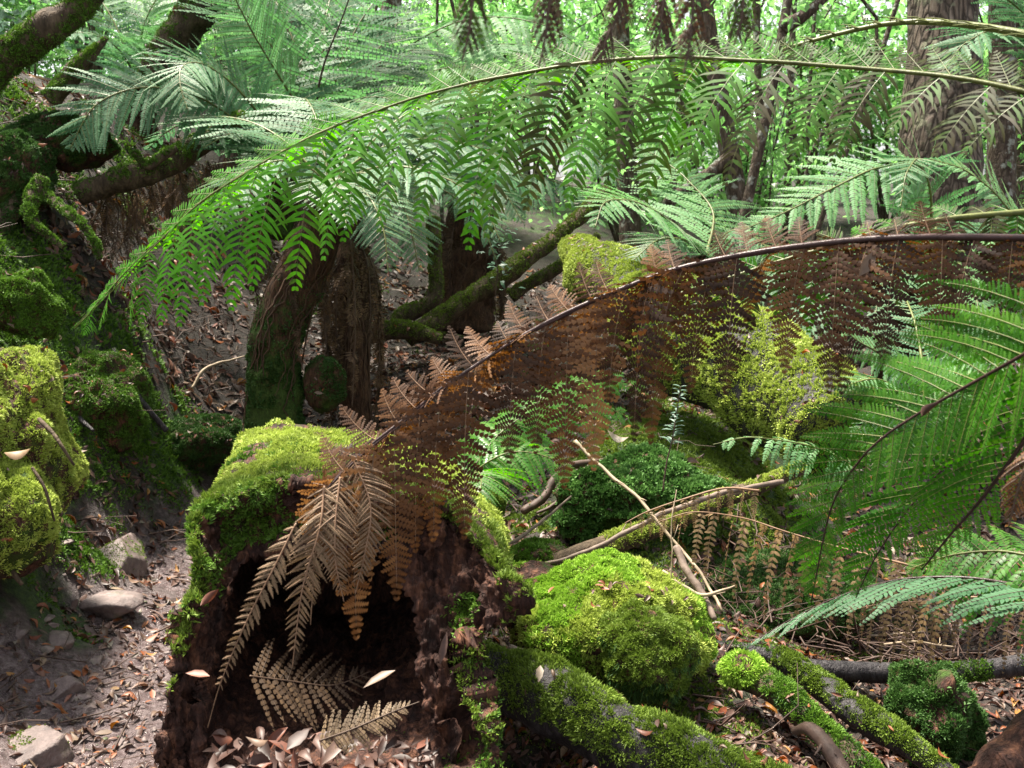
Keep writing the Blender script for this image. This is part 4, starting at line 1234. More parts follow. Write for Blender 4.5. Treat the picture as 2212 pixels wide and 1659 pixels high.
    tree_fern("tree fern with fresh fronds in the far upper left behind the mossy branch", [(300,330,8),(300,260,8),(298,180,8)], (.14, .13, .12),
              [dict(p=[(298,180,8),(260,110,7.6),(200,75,7.4),(140,75,7.2),(95,110,7.1)], L=.5, n=24, leaf="fern_mid"), dict(p=[(298,180,8),(330,90,7.8),(400,30,7.6),(480,10,7.5),(560,40,7.4)], L=.55, leaf="fern_pale"), dict(p=[(298,180,8),(310,60,7.8),(360,-30,7.8),(430,-70,7.8)], L=.5, leaf="fern_pale"), dict(p=[(298,180,8),(340,150,7.5),(400,150,7.3),(450,190,7.2)], L=.45)],
              [(40, 1.9, 1, .9), (90, 1.9, 1, .9), (140, 1.9, 1, .9)], seed=10)
    tree_fern("tree fern with grey green frond touching the upper right of the big trunk", [(2330,420,6),(2330,300,6),(2330,180,6)], (.14, .13, .12),
              [dict(p=[(2330,180,6),(2260,90,5.8),(2170,60,5.6),(2090,90,5.5),(2030,160,5.4)], L=.42, n=24), dict(p=[(2330,180,6),(2270,40,6),(2190,-30,6),(2100,-40,6)], L=.45, leaf="fern_pale")], [(100, 1.6, 1, .9), (170, 1.6, .9, .9)], seed=11)
    # bright green little fern behind the log
    t = thing("ground_fern", "small deep green fern growing behind the hollow log, under the rusty frond", "fern", P(1000, 1045, 3.05))
    for i, pts in enumerate([[(1000,1045,3.05),(1040,985,3.1),(1080,935,3.15),(1130,900,3.2),(1190,890,3.25)], [(1000,1045,3.05),(1050,1000,3.05),(1110,975,3.05),(1180,985,3.05),(1240,1020,3.05)], [(1000,1045,3.05),(1060,960,3.2),(1140,880,3.35),(1250,850,3.45),(1330,890,3.5)],
                             [(1000,1045,3.05),(1090,950,3.3),(1200,900,3.5),(1300,880,3.6),(1390,920,3.65)], [(1000,1045,3.05),(970,1010,2.95),(930,1010,2.85),(890,1040,2.8)], [(1000,1045,3.05),(1030,1020,2.9),(1040,1040,2.75),(1030,1100,2.65)], [(1000,1045,3.05),(1120,900,3.5),(1260,820,3.7),(1370,820,3.8),(1440,880,3.9)]]):
        frond_part(t, PL(pts), "fern_near", "stalk_green", N=(0, -.5, .85), L=.17, n=20, lean=.5, down=.15, grav=.8, npin=16, det=2, seed=300 + i, rach=(.003, .001), full=.25, taper=.5)
    # dead tan fern on the right
    t = thing("dead_fern", "dead tan fern frond with hanging curled leaflets below the lacy green frond", "fern frond", P(1430, 1130, 3.0))
    for i, (pts, lf) in enumerate([([(2080,1255,2.75),(2000,1230,2.8),(1900,1205,2.85),(1800,1180,2.9),(1700,1150,2.95),(1600,1118,3.0),(1500,1105,3.0),(1425,1125,3.0)], "fern_gold"), ([(2230,1300,2.7),(2120,1290,2.75),(2000,1300,2.8),(1900,1305,2.85),(1830,1320,2.9)], "fern_tan"), ([(1640,1060,3.05),(1560,1055,3.05),(1470,1080,3.05),(1400,1105,3.05),(1350,1130,3.05)], "fern_gold")]):
        frond_part(t, PL(pts), lf, "stalk_tan", N=(-.1, -.75, .65), L=(.27, .19, .1)[i], n=(18, 15, 12)[i], pf=(.44, .4, .45)[i], pang=.3, amt=(1., .3), lean=.15, down=1.0, grav=1.8, npin=15, det=2, seed=330 + i, rach=(.004, .0015), full=0, taper=.25, twist=.6, pw=.55, a_amp=.2)


mid_ferns()
# ---------------------------------------------------------------- trees and shrubs of the background
TREEG = "trees beyond the ferns"


def crown_geo(tips, n, r, leaf, seed):
    r_ = np.random.default_rng(seed)
    tips = np.asarray(tips)
    g = Geo()
    i = r_.integers(0, len(tips), n)
    p = tips[i] + r_.normal(size=(n, 3)) * r
    up = nrm(r_.normal(size=(n, 3)) * .6 + Z3)
    ax = nrm(np.cross(up, r_.normal(size=(n, 3))) - Z3 * .3)
    ac = nrm(np.cross(ax, up))
    L = r_.uniform(*leaf, n)
    scatter(g, LEAF_LOW[0], LEAF_LOW[1], p, ax, ac, np.cross(ac, ax), np.stack([L * .5, L, L], 1), 0, np.clip(r_.normal(.5, .25, n), 0, 1))
    return g


def tree(label, base, top, rad, seed, mat="bark_far", limbs=5, nleaf=900, leaf=(.05, .09), group=TREEG, moss=-.3, lz=None, bend=.1, extra=(), cr=.35):
    r_ = np.random.default_rng(seed)
    base, top = np.asarray(base, float), np.asarray(top, float)
    t = thing("tree", label, "tree", base, group)
    n = 36
    c = crv([base - Z3 * .1, base * .66 + top * .34 + r_.normal(size=3) * bend * [1, 1, 0], base * .33 + top * .67 + r_.normal(size=3) * bend * [1, 1, 0], top], n)
    g = Geo()
    R = np.linspace(rad, rad * .55, n); R[:3] *= [1.35, 1.15, 1.05]
    tube(g, c, R, 40 if rad > .2 else 14, 0, moss, rough=.18, freq=5, seed=seed)
    tr = part("trunk", g, M[mat], t)
    tips = []
    lg = Geo()
    for k in range(limbs):
        s = c[int(n * r_.uniform(.45, .98))] if lz is None else c[int(n * r_.uniform(*lz))]
        az = r_.uniform(0, 2 * pi); l = r_.uniform(.8, 2.0)
        e = s + np.array([cos(az) * l, sin(az) * l, r_.uniform(.2, 1.0) * l])
        cc = crv([s, (s + e) / 2 + r_.normal(size=3) * .15, e], 12)
        tube(lg, cc, (rad * .35, .006), 6, 0, moss)
        for j in range(4):
            a = cc[r_.integers(4, 12)]
            b = a + nrm(r_.normal(size=3) + [0, 0, .1]) * r_.uniform(.3, .9)
            tube(lg, np.array([a, (a + b) / 2 + r_.normal(size=3) * .06, b]), (.012, .004), 4, 0, moss, cap=False)
            tips += [b, (a + b) / 2]
    for e in extra:
        tube(lg, crv(PL(e[0]), 14), e[1], 8, 0, moss, rough=.15)
    if lg.n:
        part("limbs", lg, M[mat], t)
    if tips and nleaf:
        part("crown", crown_geo(tips, nleaf, cr, leaf, seed + 1), M["bush"], t)
    return t


def at_ground(u, d):
    p = P(u, 600, d)
    return on_ground(p[0], p[1])


def build_trees():
    # the big rough trunk
    b = P(2022, 560, 8.0); b[2] = float(ground_z(b[0], b[1]))
    top = P(2018, -900, 8.3)
    tree("big straight tree with thick rough fissured grey bark at the right", b, top, .335, 3, "bark", 7, 2600, lz=(.8, .99), bend=.03, group=None)
    tr = [  # u0, v0 (lower) , u1, v1 (upper), d, width px, label
        (1612,500,1560,200,9.0,46,"brown spotted tree with a leaning side branch, left of the big rough trunk", [([(1590,330,9),(1540,370,9),(1480,410,9),(1440,440,9)], (.07,.05))]),
        (1655,460,1640,180,10,20,"thin pale stem close behind the spotted brown tree", ()),
        (1705,440,1720,150,10,17,"thin dark crooked stem between the spotted tree and the big trunk", [([(1712,300,10),(1735,250,10),(1790,200,10)], (.03,.012))]),
        (1800,380,1870,190,9,13,"thin dark slanting stem leaning right toward the big trunk", ()),
        (2158,450,2150,60,9.5,62,"reddish brown tree just right of the big rough trunk", ()),
        (2205,450,2196,120,10,34,"slim brown tree at the right edge of the picture", ()),
        (1745,420,1768,60,11,9,"thin sapling stem beside the white fallen bough, upper right", ()),
        (1668,120,1705,-60,8.5,24,"dark branching stem high in the upper right", [([(1690,60,8.5),(1740,30,8.5),(1810,-30,8.5)], (.06,.03))]),
        (540,190,608,-60,7.5,46,"dark leaning tree with pale lichen spots, upper left of centre", ()),
        (632,120,650,-60,9,40,"straight dark tree behind the fresh green fronds, upper left", ()),
        (790,180,838,-60,8.5,46,"pale blotched tree behind the tall upright fronds, top left of centre", ()),
        (1345,90,1338,-60,10,46,"brown tree trunk at the top centre behind the arching frond", ()),
        (1455,180,1400,-60,10,18,"thin dark leaning stem at the top right of centre", [([(1440,110,10),(1500,60,10),(1560,-30,10)], (.05,.02))]),
        (720,150,700,-60,11,26,"slim far tree in the gap between the fresh fronds", ()),
        (480,150,470,-60,12,24,"slim far tree behind the mossy leaning trunk", ()),
    ]
    for i, (u0, v0, u1, v1, d, w, lab, ex) in enumerate(tr):
        lo, hi = P(u0, v0, d), P(u1, v1, d)
        dirn = (hi - lo) / (hi[2] - lo[2])
        gz = float(ground_z(lo[0], lo[1]))
        base = lo + dirn * (gz - lo[2])
        top = lo + dirn * (5.5 + d * .2 - lo[2])
        tree(lab, base, top, w / FOC * d / 2 * 1.05, 20 + i, "bark_far", 5, 450, (.05, .1), lz=(.5, .99), bend=.05, extra=ex)
    # thin understorey stems, too slight to tell apart
    for i in range(26):
        d = rng.uniform(8, 16); u = rng.uniform(850, 2230) if i < 20 else rng.uniform(0, 800)
        b = at_ground(u, d)
        c = crv([b - Z3 * .1, b + [rng.normal() * .25, 0, 1.3], b + [rng.normal() * .5, 0, 2.6], b + [rng.normal() * .9, 0, 4.2]], 18)
        g = Geo(); tube(g, c, (rng.uniform(.012, .03), .006), 6, 0, -.2)
        f = Geo()
        n = 260
        tips = c[rng.integers(5, 18, 30)] + rng.normal(size=(30, 3)) * [.4, .4, .2]
        for tp in tips[:14]:
            tube(g, np.array([c[np.argmin(np.linalg.norm(c - tp, axis=1))], tp]), (.006, .003), 3, 0, -.2, cap=False)
        t = thing("sapling", "thin leafy sapling stem in the bright undergrowth beyond the ferns", "sapling", b, "saplings in the far undergrowth")
        part("stem", g, M["bark_far"], t)
        part("foliage", crown_geo(tips, 420, .16, (.05, .09), 700 + i), M["bush"], t)
    # shrubs
    var = []
    for k in range(5):
        f, w = shrub_geo(2400, (1.5, 1.5, 2.0), (.055, .10), 400 + k)
        var.append((f.mesh("foliage", M["bush"]), w.mesh("stems", M["bark_far"]), f.mesh("foliage", M["bush_blue"])))
    k = 0
    for row, (d0, d1, n) in enumerate([(9.5, 11.5, 8), (12, 15, 13), (15, 20, 18)]):
        for j in range(n):
            d = rng.uniform(d0, d1)
            u = -150 + 2520 * (j + rng.uniform(.2, .8)) / n
            if row == 0 and 1900 < u < 2130:
                continue
            b = at_ground(u, d)
            v = var[rng.integers(0, 5)]
            t = thing("shrub", "leafy bright green shrub in the forest undergrowth beyond the ferns", "shrub", b, "leafy shrubs beyond the ferns")
            s = rng.uniform(.8, 1.5) * (1 + .18 * row)
            t.scale = (s, s, s * rng.uniform(.9, 1.4)); t.rotation_euler = (0, 0, rng.uniform(0, 6.28))
            for me, nm in ((v[0] if rng.random() < .82 else v[2], "foliage"), (v[1], "stems")):
                o = bpy.data.objects.new(nm, me); COL.objects.link(o); o.parent = t
    # far wood, one mass
    n = 20000
    az = rng.uniform(-.75, .75, n); R = rng.uniform(20, 34, n)
    x, y = R * np.sin(az), R * np.cos(az)
    cl = fbm(np.stack([x * .35, y * .35, np.zeros(n)], 1), 3, 77)
    z = ground_z(x, y, False) + rng.random(n) ** .8 * 11
    keep = fbm(np.stack([x * .3, y * .3, z * .45], 1), 3, 78) > -.02
    p = np.stack([x, y, z], 1)[keep]
    n = len(p)
    up = nrm(rng.normal(size=(n, 3)) * .6 + Z3); ax = nrm(np.cross(up, rng.normal(size=(n, 3)))); ac = nrm(np.cross(ax, up))
    L = rng.uniform(.14, .34, n)
    g = Geo(); scatter(g, LEAF_LOW[0], LEAF_LOW[1], p, ax, ac, np.cross(ac, ax), np.stack([L * .55, L, L], 1), 0, np.clip(rng.normal(.55, .25, n), 0, 1))
    o = part("far_forest", g, M["bush"])
    tag(o, "far off bright green forest foliage beyond the trees", "forest", kind="stuff")


build_trees()
# ---------------------------------------------------------------- left bank, roots, rocks, litter
def left_bank():
    mossy_blob("moss_mound", "large yellow green moss mound at the left edge beside the path", "moss mound", P(-15, 985, 3.2), (.23, .36, .33), 101, "moss_yellow", 80000, .017, .005, amp=.5, freq=1.7, maxn=50000, w=up_weight(-.6, .0, 4, -.6, -.3))
    mossy_blob("moss_mound", "lower yellow moss mound at the left edge with bare soil beneath it", "moss mound", P(-20, 1130, 3.0), (.17, .25, .17), 102, "moss_yellow", 80000, .017, .005, amp=.5, freq=1.7, maxn=20000, w=up_weight(-.6, .0, 4, -.5, -.2))
    mossy_blob("moss_mound", "rounded moss hummock on the left bank with a red leaf on it", "moss mound", P(62, 665, 4.0), (.125, .14, .13), 103, "moss_green", 70000, .018, .0055, amp=.5, freq=1.7, maxn=16000, w=up_weight(-.8, -.1, 4, -.6, -.3))
    mossy_blob("moss_mound", "dark mossy lump among the roots at the left edge", "moss mound", P(30, 385, 4.7), (.15, .16, .17), 104, "moss_dark", 60000, .02, .006, amp=.5, freq=1.7, maxn=14000)
    mossy_blob("moss_mound", "dark mossy bulge below the broad silver fronds at the left", "moss mound", P(120, 310, 5.0), (.26, .2, .12), 105, "moss_dark", 50000, .02, .006, amp=.5, freq=1.7, maxn=14000)
    mossy_blob("moss_mound", "dark green mossy ledge above the bend of the path", "moss mound", P(415, 955, 5.2), (.26, .25, .13), 106, "moss_dark", 60000, .018, .006, amp=.5, freq=1.7, maxn=18000, up=.1, w=up_weight(-.9, -.4, 4, -.6, -.3))
    mossy_blob("moss_mound", "green mossy step on the left bank right of the yellow mound", "moss mound", P(225, 860, 4.5), (.21, .25, .22), 107, "moss_green", 60000, .018, .006, amp=.5, freq=1.7, maxn=20000, up=.1, w=up_weight(-.9, -.4, 4, -.6, -.3), a0=lambda p: .3 + .25 * fbm(p * 6, 3, 5))
    LG = "mossy roots and boughs on the left bank"
    tb = lambda lab, pts, rad, seed, mat="moss_green", nm="mossy_root", cat="root", **k: mossy_tube(nm, lab, cat, PL(pts), rad, seed, mat, **{**dict(dens=50000, length=.018, width=.0055, maxn=9000, group=LG, bare=.15, w=up_weight(-.5, .1, 5, -.4, -.1)), **k})
    tb("thick mossy bough with a bare grey patch in the upper left corner", [(-60,190,4.9),(20,120,4.9),(100,70,4.9),(170,15,4.9),(230,-60,4.9)], (.078,.08,.07,.06), 111, nm="mossy_bough", cat="bough", dens=45000, maxn=14000, w=up_weight(-1.1, -.3, 4, -.3, -.05))
    tb("tapering broken mossy branch end pointing up at the upper left", [(105,215,4.8),(150,160,4.8),(195,115,4.8),(230,78,4.8)], (.055,.045,.035,.012), 112, nm="mossy_branch", cat="branch")
    tb("thick mossy tree trunk leaning right above the broad silver fronds", [(335,175,6.2),(370,110,6.2),(420,40,6.2),(475,-40,6.2)], (.13,.12,.115,.11), 113, nm="leaning_trunk", cat="tree trunk", dens=26000, w=lambda p, n: sstep(-.3, .4, -n[:, 0]) * sstep(-.3, .0, fbm(p * 5, 3, 2)))
    lt = [o for o in COL.objects if o.name.startswith("leaning_trunk")][0]
    part("crown", crown_geo(np.array([-2.4, 7.7, 5.4]) + np.random.default_rng(4).normal(size=(40, 3)) * [.9, .8, .4], 1300, .3, (.07, .13), 5), M["bush"], lt)  # unseen crown above the frame, added to shade the hollow on the left
    df = thing("dead_fern", "mat of dead brown fern fronds hanging in the dark hollow under the level bough", "dead fern", P(320, 520, 5.3))
    r_ = np.random.default_rng(6)
    for i in range(22):
        u = 205 + i * 14 + r_.normal() * 6; v = 405 - (u - 200) * .28 + r_.uniform(0, 25); d = r_.uniform(5.0, 5.6); l = r_.uniform(70, 190)
        frond_part(df, PL([(u, v, d), (u + 8, v + l * .3, d), (u + r_.normal() * 10, v + l * .7, d), (u + r_.normal() * 18, v + l, d)]), "fern_brown", "stalk_brown", name="dead_frond", N=nrm(np.array([r_.normal() * .5, -1, .1])), L=r_.uniform(.05, .1), n=16, lean=.8, down=.4, grav=1., npin=8, det=1, pf=.7, seed=900 + i, rach=(.004, .002), full=.2, taper=.6, twist=.6)
    tb("nearly level mossy bough across the top of the dark hollow", [(175,425,4.9),(240,398,4.9),(310,378,4.9),(380,345,5.0),(450,300,5.1),(520,250,5.2)], (.06,.065,.06,.055,.05), 114, nm="mossy_bough", cat="bough", dens=36000)
    tb("bright mossy root curving down at the left edge", [(92,385,4.6),(68,430,4.55),(72,480,4.5),(110,515,4.5),(140,535,4.5)], (.03,.034,.03,.02,.012), 115)
    tb("thin mossy root snaking down right of the bright curved root", [(85,410,4.6),(130,450,4.55),(170,480,4.5),(200,520,4.5),(215,560,4.5)], (.022,.022,.02,.016,.01), 116)
    tb("dark mossy root rising over the left edge", [(-30,520,4.5),(20,450,4.6),(60,390,4.7),(110,330,4.9),(150,270,5.1)], (.05,.055,.05,.04), 117, "moss_dark")
    tb("mossy stick standing in front of the level bough", [(290,330,4.8),(320,360,4.8),(350,340,4.8),(385,320,4.8)], (.018,.018,.015), 118)
    tb("black bare root running down the moss wall beside the path", [(130,800,4.4),(150,850,4.3),(165,895,4.25),(200,930,4.2)], (.014,.016,.014,.008), 119, dens=0, base="black_wood", bare=-1)
    tb("second dark root lower on the moss wall", [(245,755,4.6),(270,800,4.5),(300,860,4.45),(360,930,4.5)], (.012,.015,.016,.012), 120, dens=9000, base="black_wood", bare=-.6)
    tb("pale brown bare root at the left edge over the path", [(-8,1130,2.95),(8,1185,2.92),(25,1230,2.9),(48,1262,2.9)], (.010,.011,.010,.006), 121, dens=0, base="bark_moss", bare=-1)
    tb("brown bare root draped over the yellow green mound", [(85,905,2.95),(115,935,2.9),(135,965,2.88),(160,1005,2.9)], (.007,.007,.006,.004), 122, dens=0, base="bark_moss", bare=-1)
    tb("thin brown root hanging below the yellow green mound", [(70,1010,2.95),(95,1050,2.93),(108,1090,2.93),(118,1125,2.94)], (.0045,.0045,.004,.003), 123, dens=0, base="bark_moss", bare=-1)
    # boughs behind the log, centre
    CG = "mossy leaning branches in the centre"
    tb("long mossy branch leaning right against the dark tree fern", [(880,730,6.0),(950,685,6.0),(1030,635,6.0),(1105,585,6.0),(1180,530,6.1),(1250,470,6.2),(1310,410,6.3)], (.065,.062,.055,.05,.045,.035), 131, mat="moss_olive", nm="mossy_branch", cat="branch", group=CG, dens=34000, w=up_weight(-.6, .1, 4, -1., -.4))
    tb("mossy branch bent sharply upward left of the dark tree fern trunk", [(820,715,6.2),(880,680,6.2),(925,655,6.2),(945,620,6.2),(942,550,6.2),(938,470,6.2)], (.05,.05,.048,.045,.042,.04), 132, mat="moss_olive", nm="mossy_branch", cat="branch", group=CG, dens=24000)
    tb("short mossy branch leaning parallel behind the long one", [(1100,640,6.8),(1170,600,6.8),(1230,560,6.8),(1290,510,6.8)], (.045,.042,.038,.03), 133, mat="moss_olive", nm="mossy_branch", cat="branch", group=CG, dens=24000)
    tb("low mossy log lying on leaf litter at the foot of the leaning branches", [(800,720,5.9),(850,715,5.8),(900,722,5.8),(950,735,5.8)], (.06,.055,.05,.035), 134, mat="moss_olive", nm="mossy_branch", cat="branch", group=CG, dens=34000)
    c = P(700, 830, 4.75)
    mossy_blob("mossy_stump", "low mossy stump with a dark hole beside the leaning tree fern", "stump", c, (.10, .1, .13), 136, "moss_dark", 26000, .018, .006, base="trunk_fern", amp=.2, maxn=5000)
    # rocks of the path
    RG = "rocks in the muddy path"
    for lab, (u, v, d), rad, seed, in [("big angular grey pink rock in the lower left corner", (85,1640,2.35), (.155, .13, .10), 1), ("small rounded brown rock with a tuft of moss at the left of the path", (105,1378,3.15), (.085, .07, .05), 2),
                                      ("wedge shaped grey rock above the corner rock", (125,1500,2.75), (.075, .06, .055), 3), ("flat worn slab of rock in the middle of the path", (240,1215,3.75), (.21, .32, .17), 4), ("low dark slab below the worn flat one", (215,1310,3.5), (.17, .13, .08), 5),
                                      ("pale flat stone set in the mud", (290,1365,3.3), (.06, .06, .025), 6), ("small flat stone right of the corner rock", (190,1530,2.75), (.055, .045, .02), 7), ("grey stone at the foot of the left bank", (150,1255,3.4), (.06, .06, .035), 8), ("small stone at the left edge", (25,1500,2.75), (.05, .045, .03), 9)]:
        p = P(u, v, d)
        hit, dd = ground_hit(u, v)
        p = hit
        g = facet_rock(p - Z3 * rad[2] * .1, np.array(rad) * dd / d, seed + 40, 16, 90)
        t = thing("rock", lab, "rock", p - Z3 * rad[2], RG)
        part("stone", g, M["rock"], t)
        if seed in (1, 2, 4):
            part("moss", moss_on(g, 26000, .010, .0035, up_weight(.1, .7, 12, .05, .25, seed), seed=seed, maxn=1600), M["moss_olive"], t)


left_bank()


def path_stones():
    r_ = np.random.default_rng(31)
    for i in range(46):
        u, v = r_.uniform(10, 395), r_.uniform(1150, 1655)
        p, d = ground_hit(u, v)
        s = r_.uniform(.018, .05) * (1.3 if u < 180 else 1)
        g = facet_rock(p - Z3 * s * .15, (s, s * r_.uniform(.7, 1.1), s * .42), 200 + i, 14, 36)
        solo("stone", g, M["rock"], "small flat stone set in the wet mud of the path", "stone", "small stones set in the path", origin=p)


path_stones()


def ground_cover():
    # moss growing on the floor itself
    V, F = GROUND.tris()
    c = V[F].mean(1)
    dd = np.hypot(c[:, 0], c[:, 1])
    k = (c[:, 1] > 1.9) & (dd < 9) & (np.abs(c[:, 0]) < c[:, 1] * .66 + .2)
    sub = Geo(); sub.add(V, F[k])
    mo_c = lambda p: ground_w(p[:, 0], p[:, 1])[0]
    wt = lambda p, n: sstep(.35, .62, mo_c(p) + .55 * fbm(p * 4.5, 4, 31))
    for rng_d, dens, ln, wd, mx in ((( 0, 3.3), 42000, .016, .0048, 40000), ((3.3, 4.9), 22000, .022, .0065, 60000), ((4.9, 9), 7000, .034, .011, 36000)):
        for left in (0, 1):
            w2 = lambda p, n: wt(p, n) * (np.hypot(p[:, 0], p[:, 1]) >= rng_d[0]) * (np.hypot(p[:, 0], p[:, 1]) < rng_d[1]) * ((p[:, 0] < -.55) == bool(left))
            m = moss_on(sub, dens, ln, wd, w2, seed=41 + left, maxn=mx, a0=(lambda p: .4 + .4 * fbm(p * 5, 3, 6)))
            if m.n == 0:
                continue
            o = part("ground_moss", m, M["moss_green"] if left else M["moss_olive"])
            tag(o, "carpet of green moss over the forest floor", "moss", kind="stuff")
    # leaf litter
    n = 52000
    az = rng.uniform(-.62, .62, n)
    R = 1.9 * (9.5 / 1.9) ** rng.random(n)
    x, y = R * np.sin(az), R * np.cos(az)
    mo, mu = ground_w(x, y)
    pr = np.clip(1.0 - .9 * sstep(.3, .75, mo), .07, 1) * (1 - .78 * mu) * sstep(-.45, .25, fbm(np.stack([x * 3, y * 3, x * 0], 1), 3, 9) + .25)
    k = rng.random(n) < pr
    x, y, mu, R = x[k], y[k], mu[k], R[k]
    z = ground_z(x, y)
    e = .02
    nx = (ground_z(x + e, y) - z) / e; ny = (ground_z(x, y + e) - z) / e
    nor = nrm(np.stack([-nx, -ny, np.ones_like(x)], 1))
    a = rng.choice([.05, .15, .25, .38, .5, .6, .66, .72, .8, .9, .99], len(x), p=[.14, .18, .16, .14, .12, .06, .05, .06, .05, .02, .02]) + rng.normal(0, .03, len(x))
    g = Geo()
    for lo, hi, sz in ((0, 3.4, (.018, .05)), (3.4, 5, (.03, .065)), (5, 20, (.05, .085))):
        q = (R >= lo) & (R < hi)
        scatter_litter(g, np.stack([x, y, z], 1)[q], nor[q], sz, .4, np.clip(a[q], 0, 1))
    o = part("leaf_litter", g, M["litter"])
    tag(o, "brown and red fallen leaves covering the path and forest floor", "leaf litter", kind="stuff")
    # pebbles and crumbs on the path
    n = 2600
    az = rng.uniform(-.6, -.12, n); R = 2.2 * (6 / 2.2) ** rng.random(n)
    x, y = R * np.sin(az), R * np.cos(az)
    mo, mu = ground_w(x, y)
    k = rng.random(n) < mu
    x, y = x[k], y[k]
    tv = facet_rock((0, 0, 0), (.5, .5, .35), 7, 9, 10)
    Vv, Q, T = tv.arrays()
    ax = nrm(rng.normal(size=(len(x), 3)) * [1, 1, .2]); up = nrm(rng.normal(size=(len(x), 3)) * .3 + Z3); ac = nrm(np.cross(ax, up)); ax = np.cross(up, ac)
    s = rng.uniform(.006, .022, len(x)) * rng.choice([.6, 1, 1.4], len(x))
    g = Geo(); scatter(g, Vv, [Q], np.stack([x, y, ground_z(x, y)], 1), ax, ac, up, np.stack([s, s, s], 1), 0, .5)
    o = part("gravel", g, M["rock"]); tag(o, "wet gravel and stone crumbs in the muddy path", "gravel", kind="stuff")
    # fine twigs
    g = Geo()
    spots = [(1750,1390,3.15,3.9,150,230),(2050,1400,3.15,3.9,150,200),(1950,1600,2.5,2.8,200,40),(1150,1350,2.7,3.2,60,40),(450,680,5.6,6.6,120,120),(700,700,5.5,6.5,150,60),(1250,1040,3.8,4.6,200,60),(250,1000,3.8,4.6,200,50),(950,740,5.2,6.2,150,60),(1650,1560,2.3,2.8,150,40),(200,1400,2.6,4.2,160,40),(300,480,5.2,6.2,120,160),(110,300,4.8,5.6,80,70)]
    for u, v, d0, d1, su, m in spots:
        for i in range(m):
            d = rng.uniform(d0, d1)
            p = P(u + rng.normal() * su, v, d)
            z = float(ground_z(p[0], p[1]))
            up_ = .5 if m > 80 else .12
            dr = nrm(rng.normal(size=3) * [1, 1, up_])
            l = rng.uniform(.06, .28)
            p = np.array([p[0], p[1], z + rng.uniform(.005, .1 if m > 80 else .02)])
            c = np.array([p, p + dr * l * .4 + rng.normal(size=3) * .015, p + dr * l * .75 + rng.normal(size=3) * .02, p + dr * l + rng.normal(size=3) * .03])
            tube(g, c, (rng.uniform(.0014, .004), .0009), 4, 0, rng.random(), cap=False)
            if rng.random() < .4:
                e = c[2] + nrm(dr + rng.normal(size=3) * .7) * l * .4
                tube(g, np.array([c[1], (c[1] + e) / 2, e]), (.0016, .0008), 3, 0, rng.random(), cap=False)
    o = part("twig_litter", g, M["twig_red"]); tag(o, "tangle of fine dry twigs on the forest floor", "twigs", kind="stuff")


ground_cover()
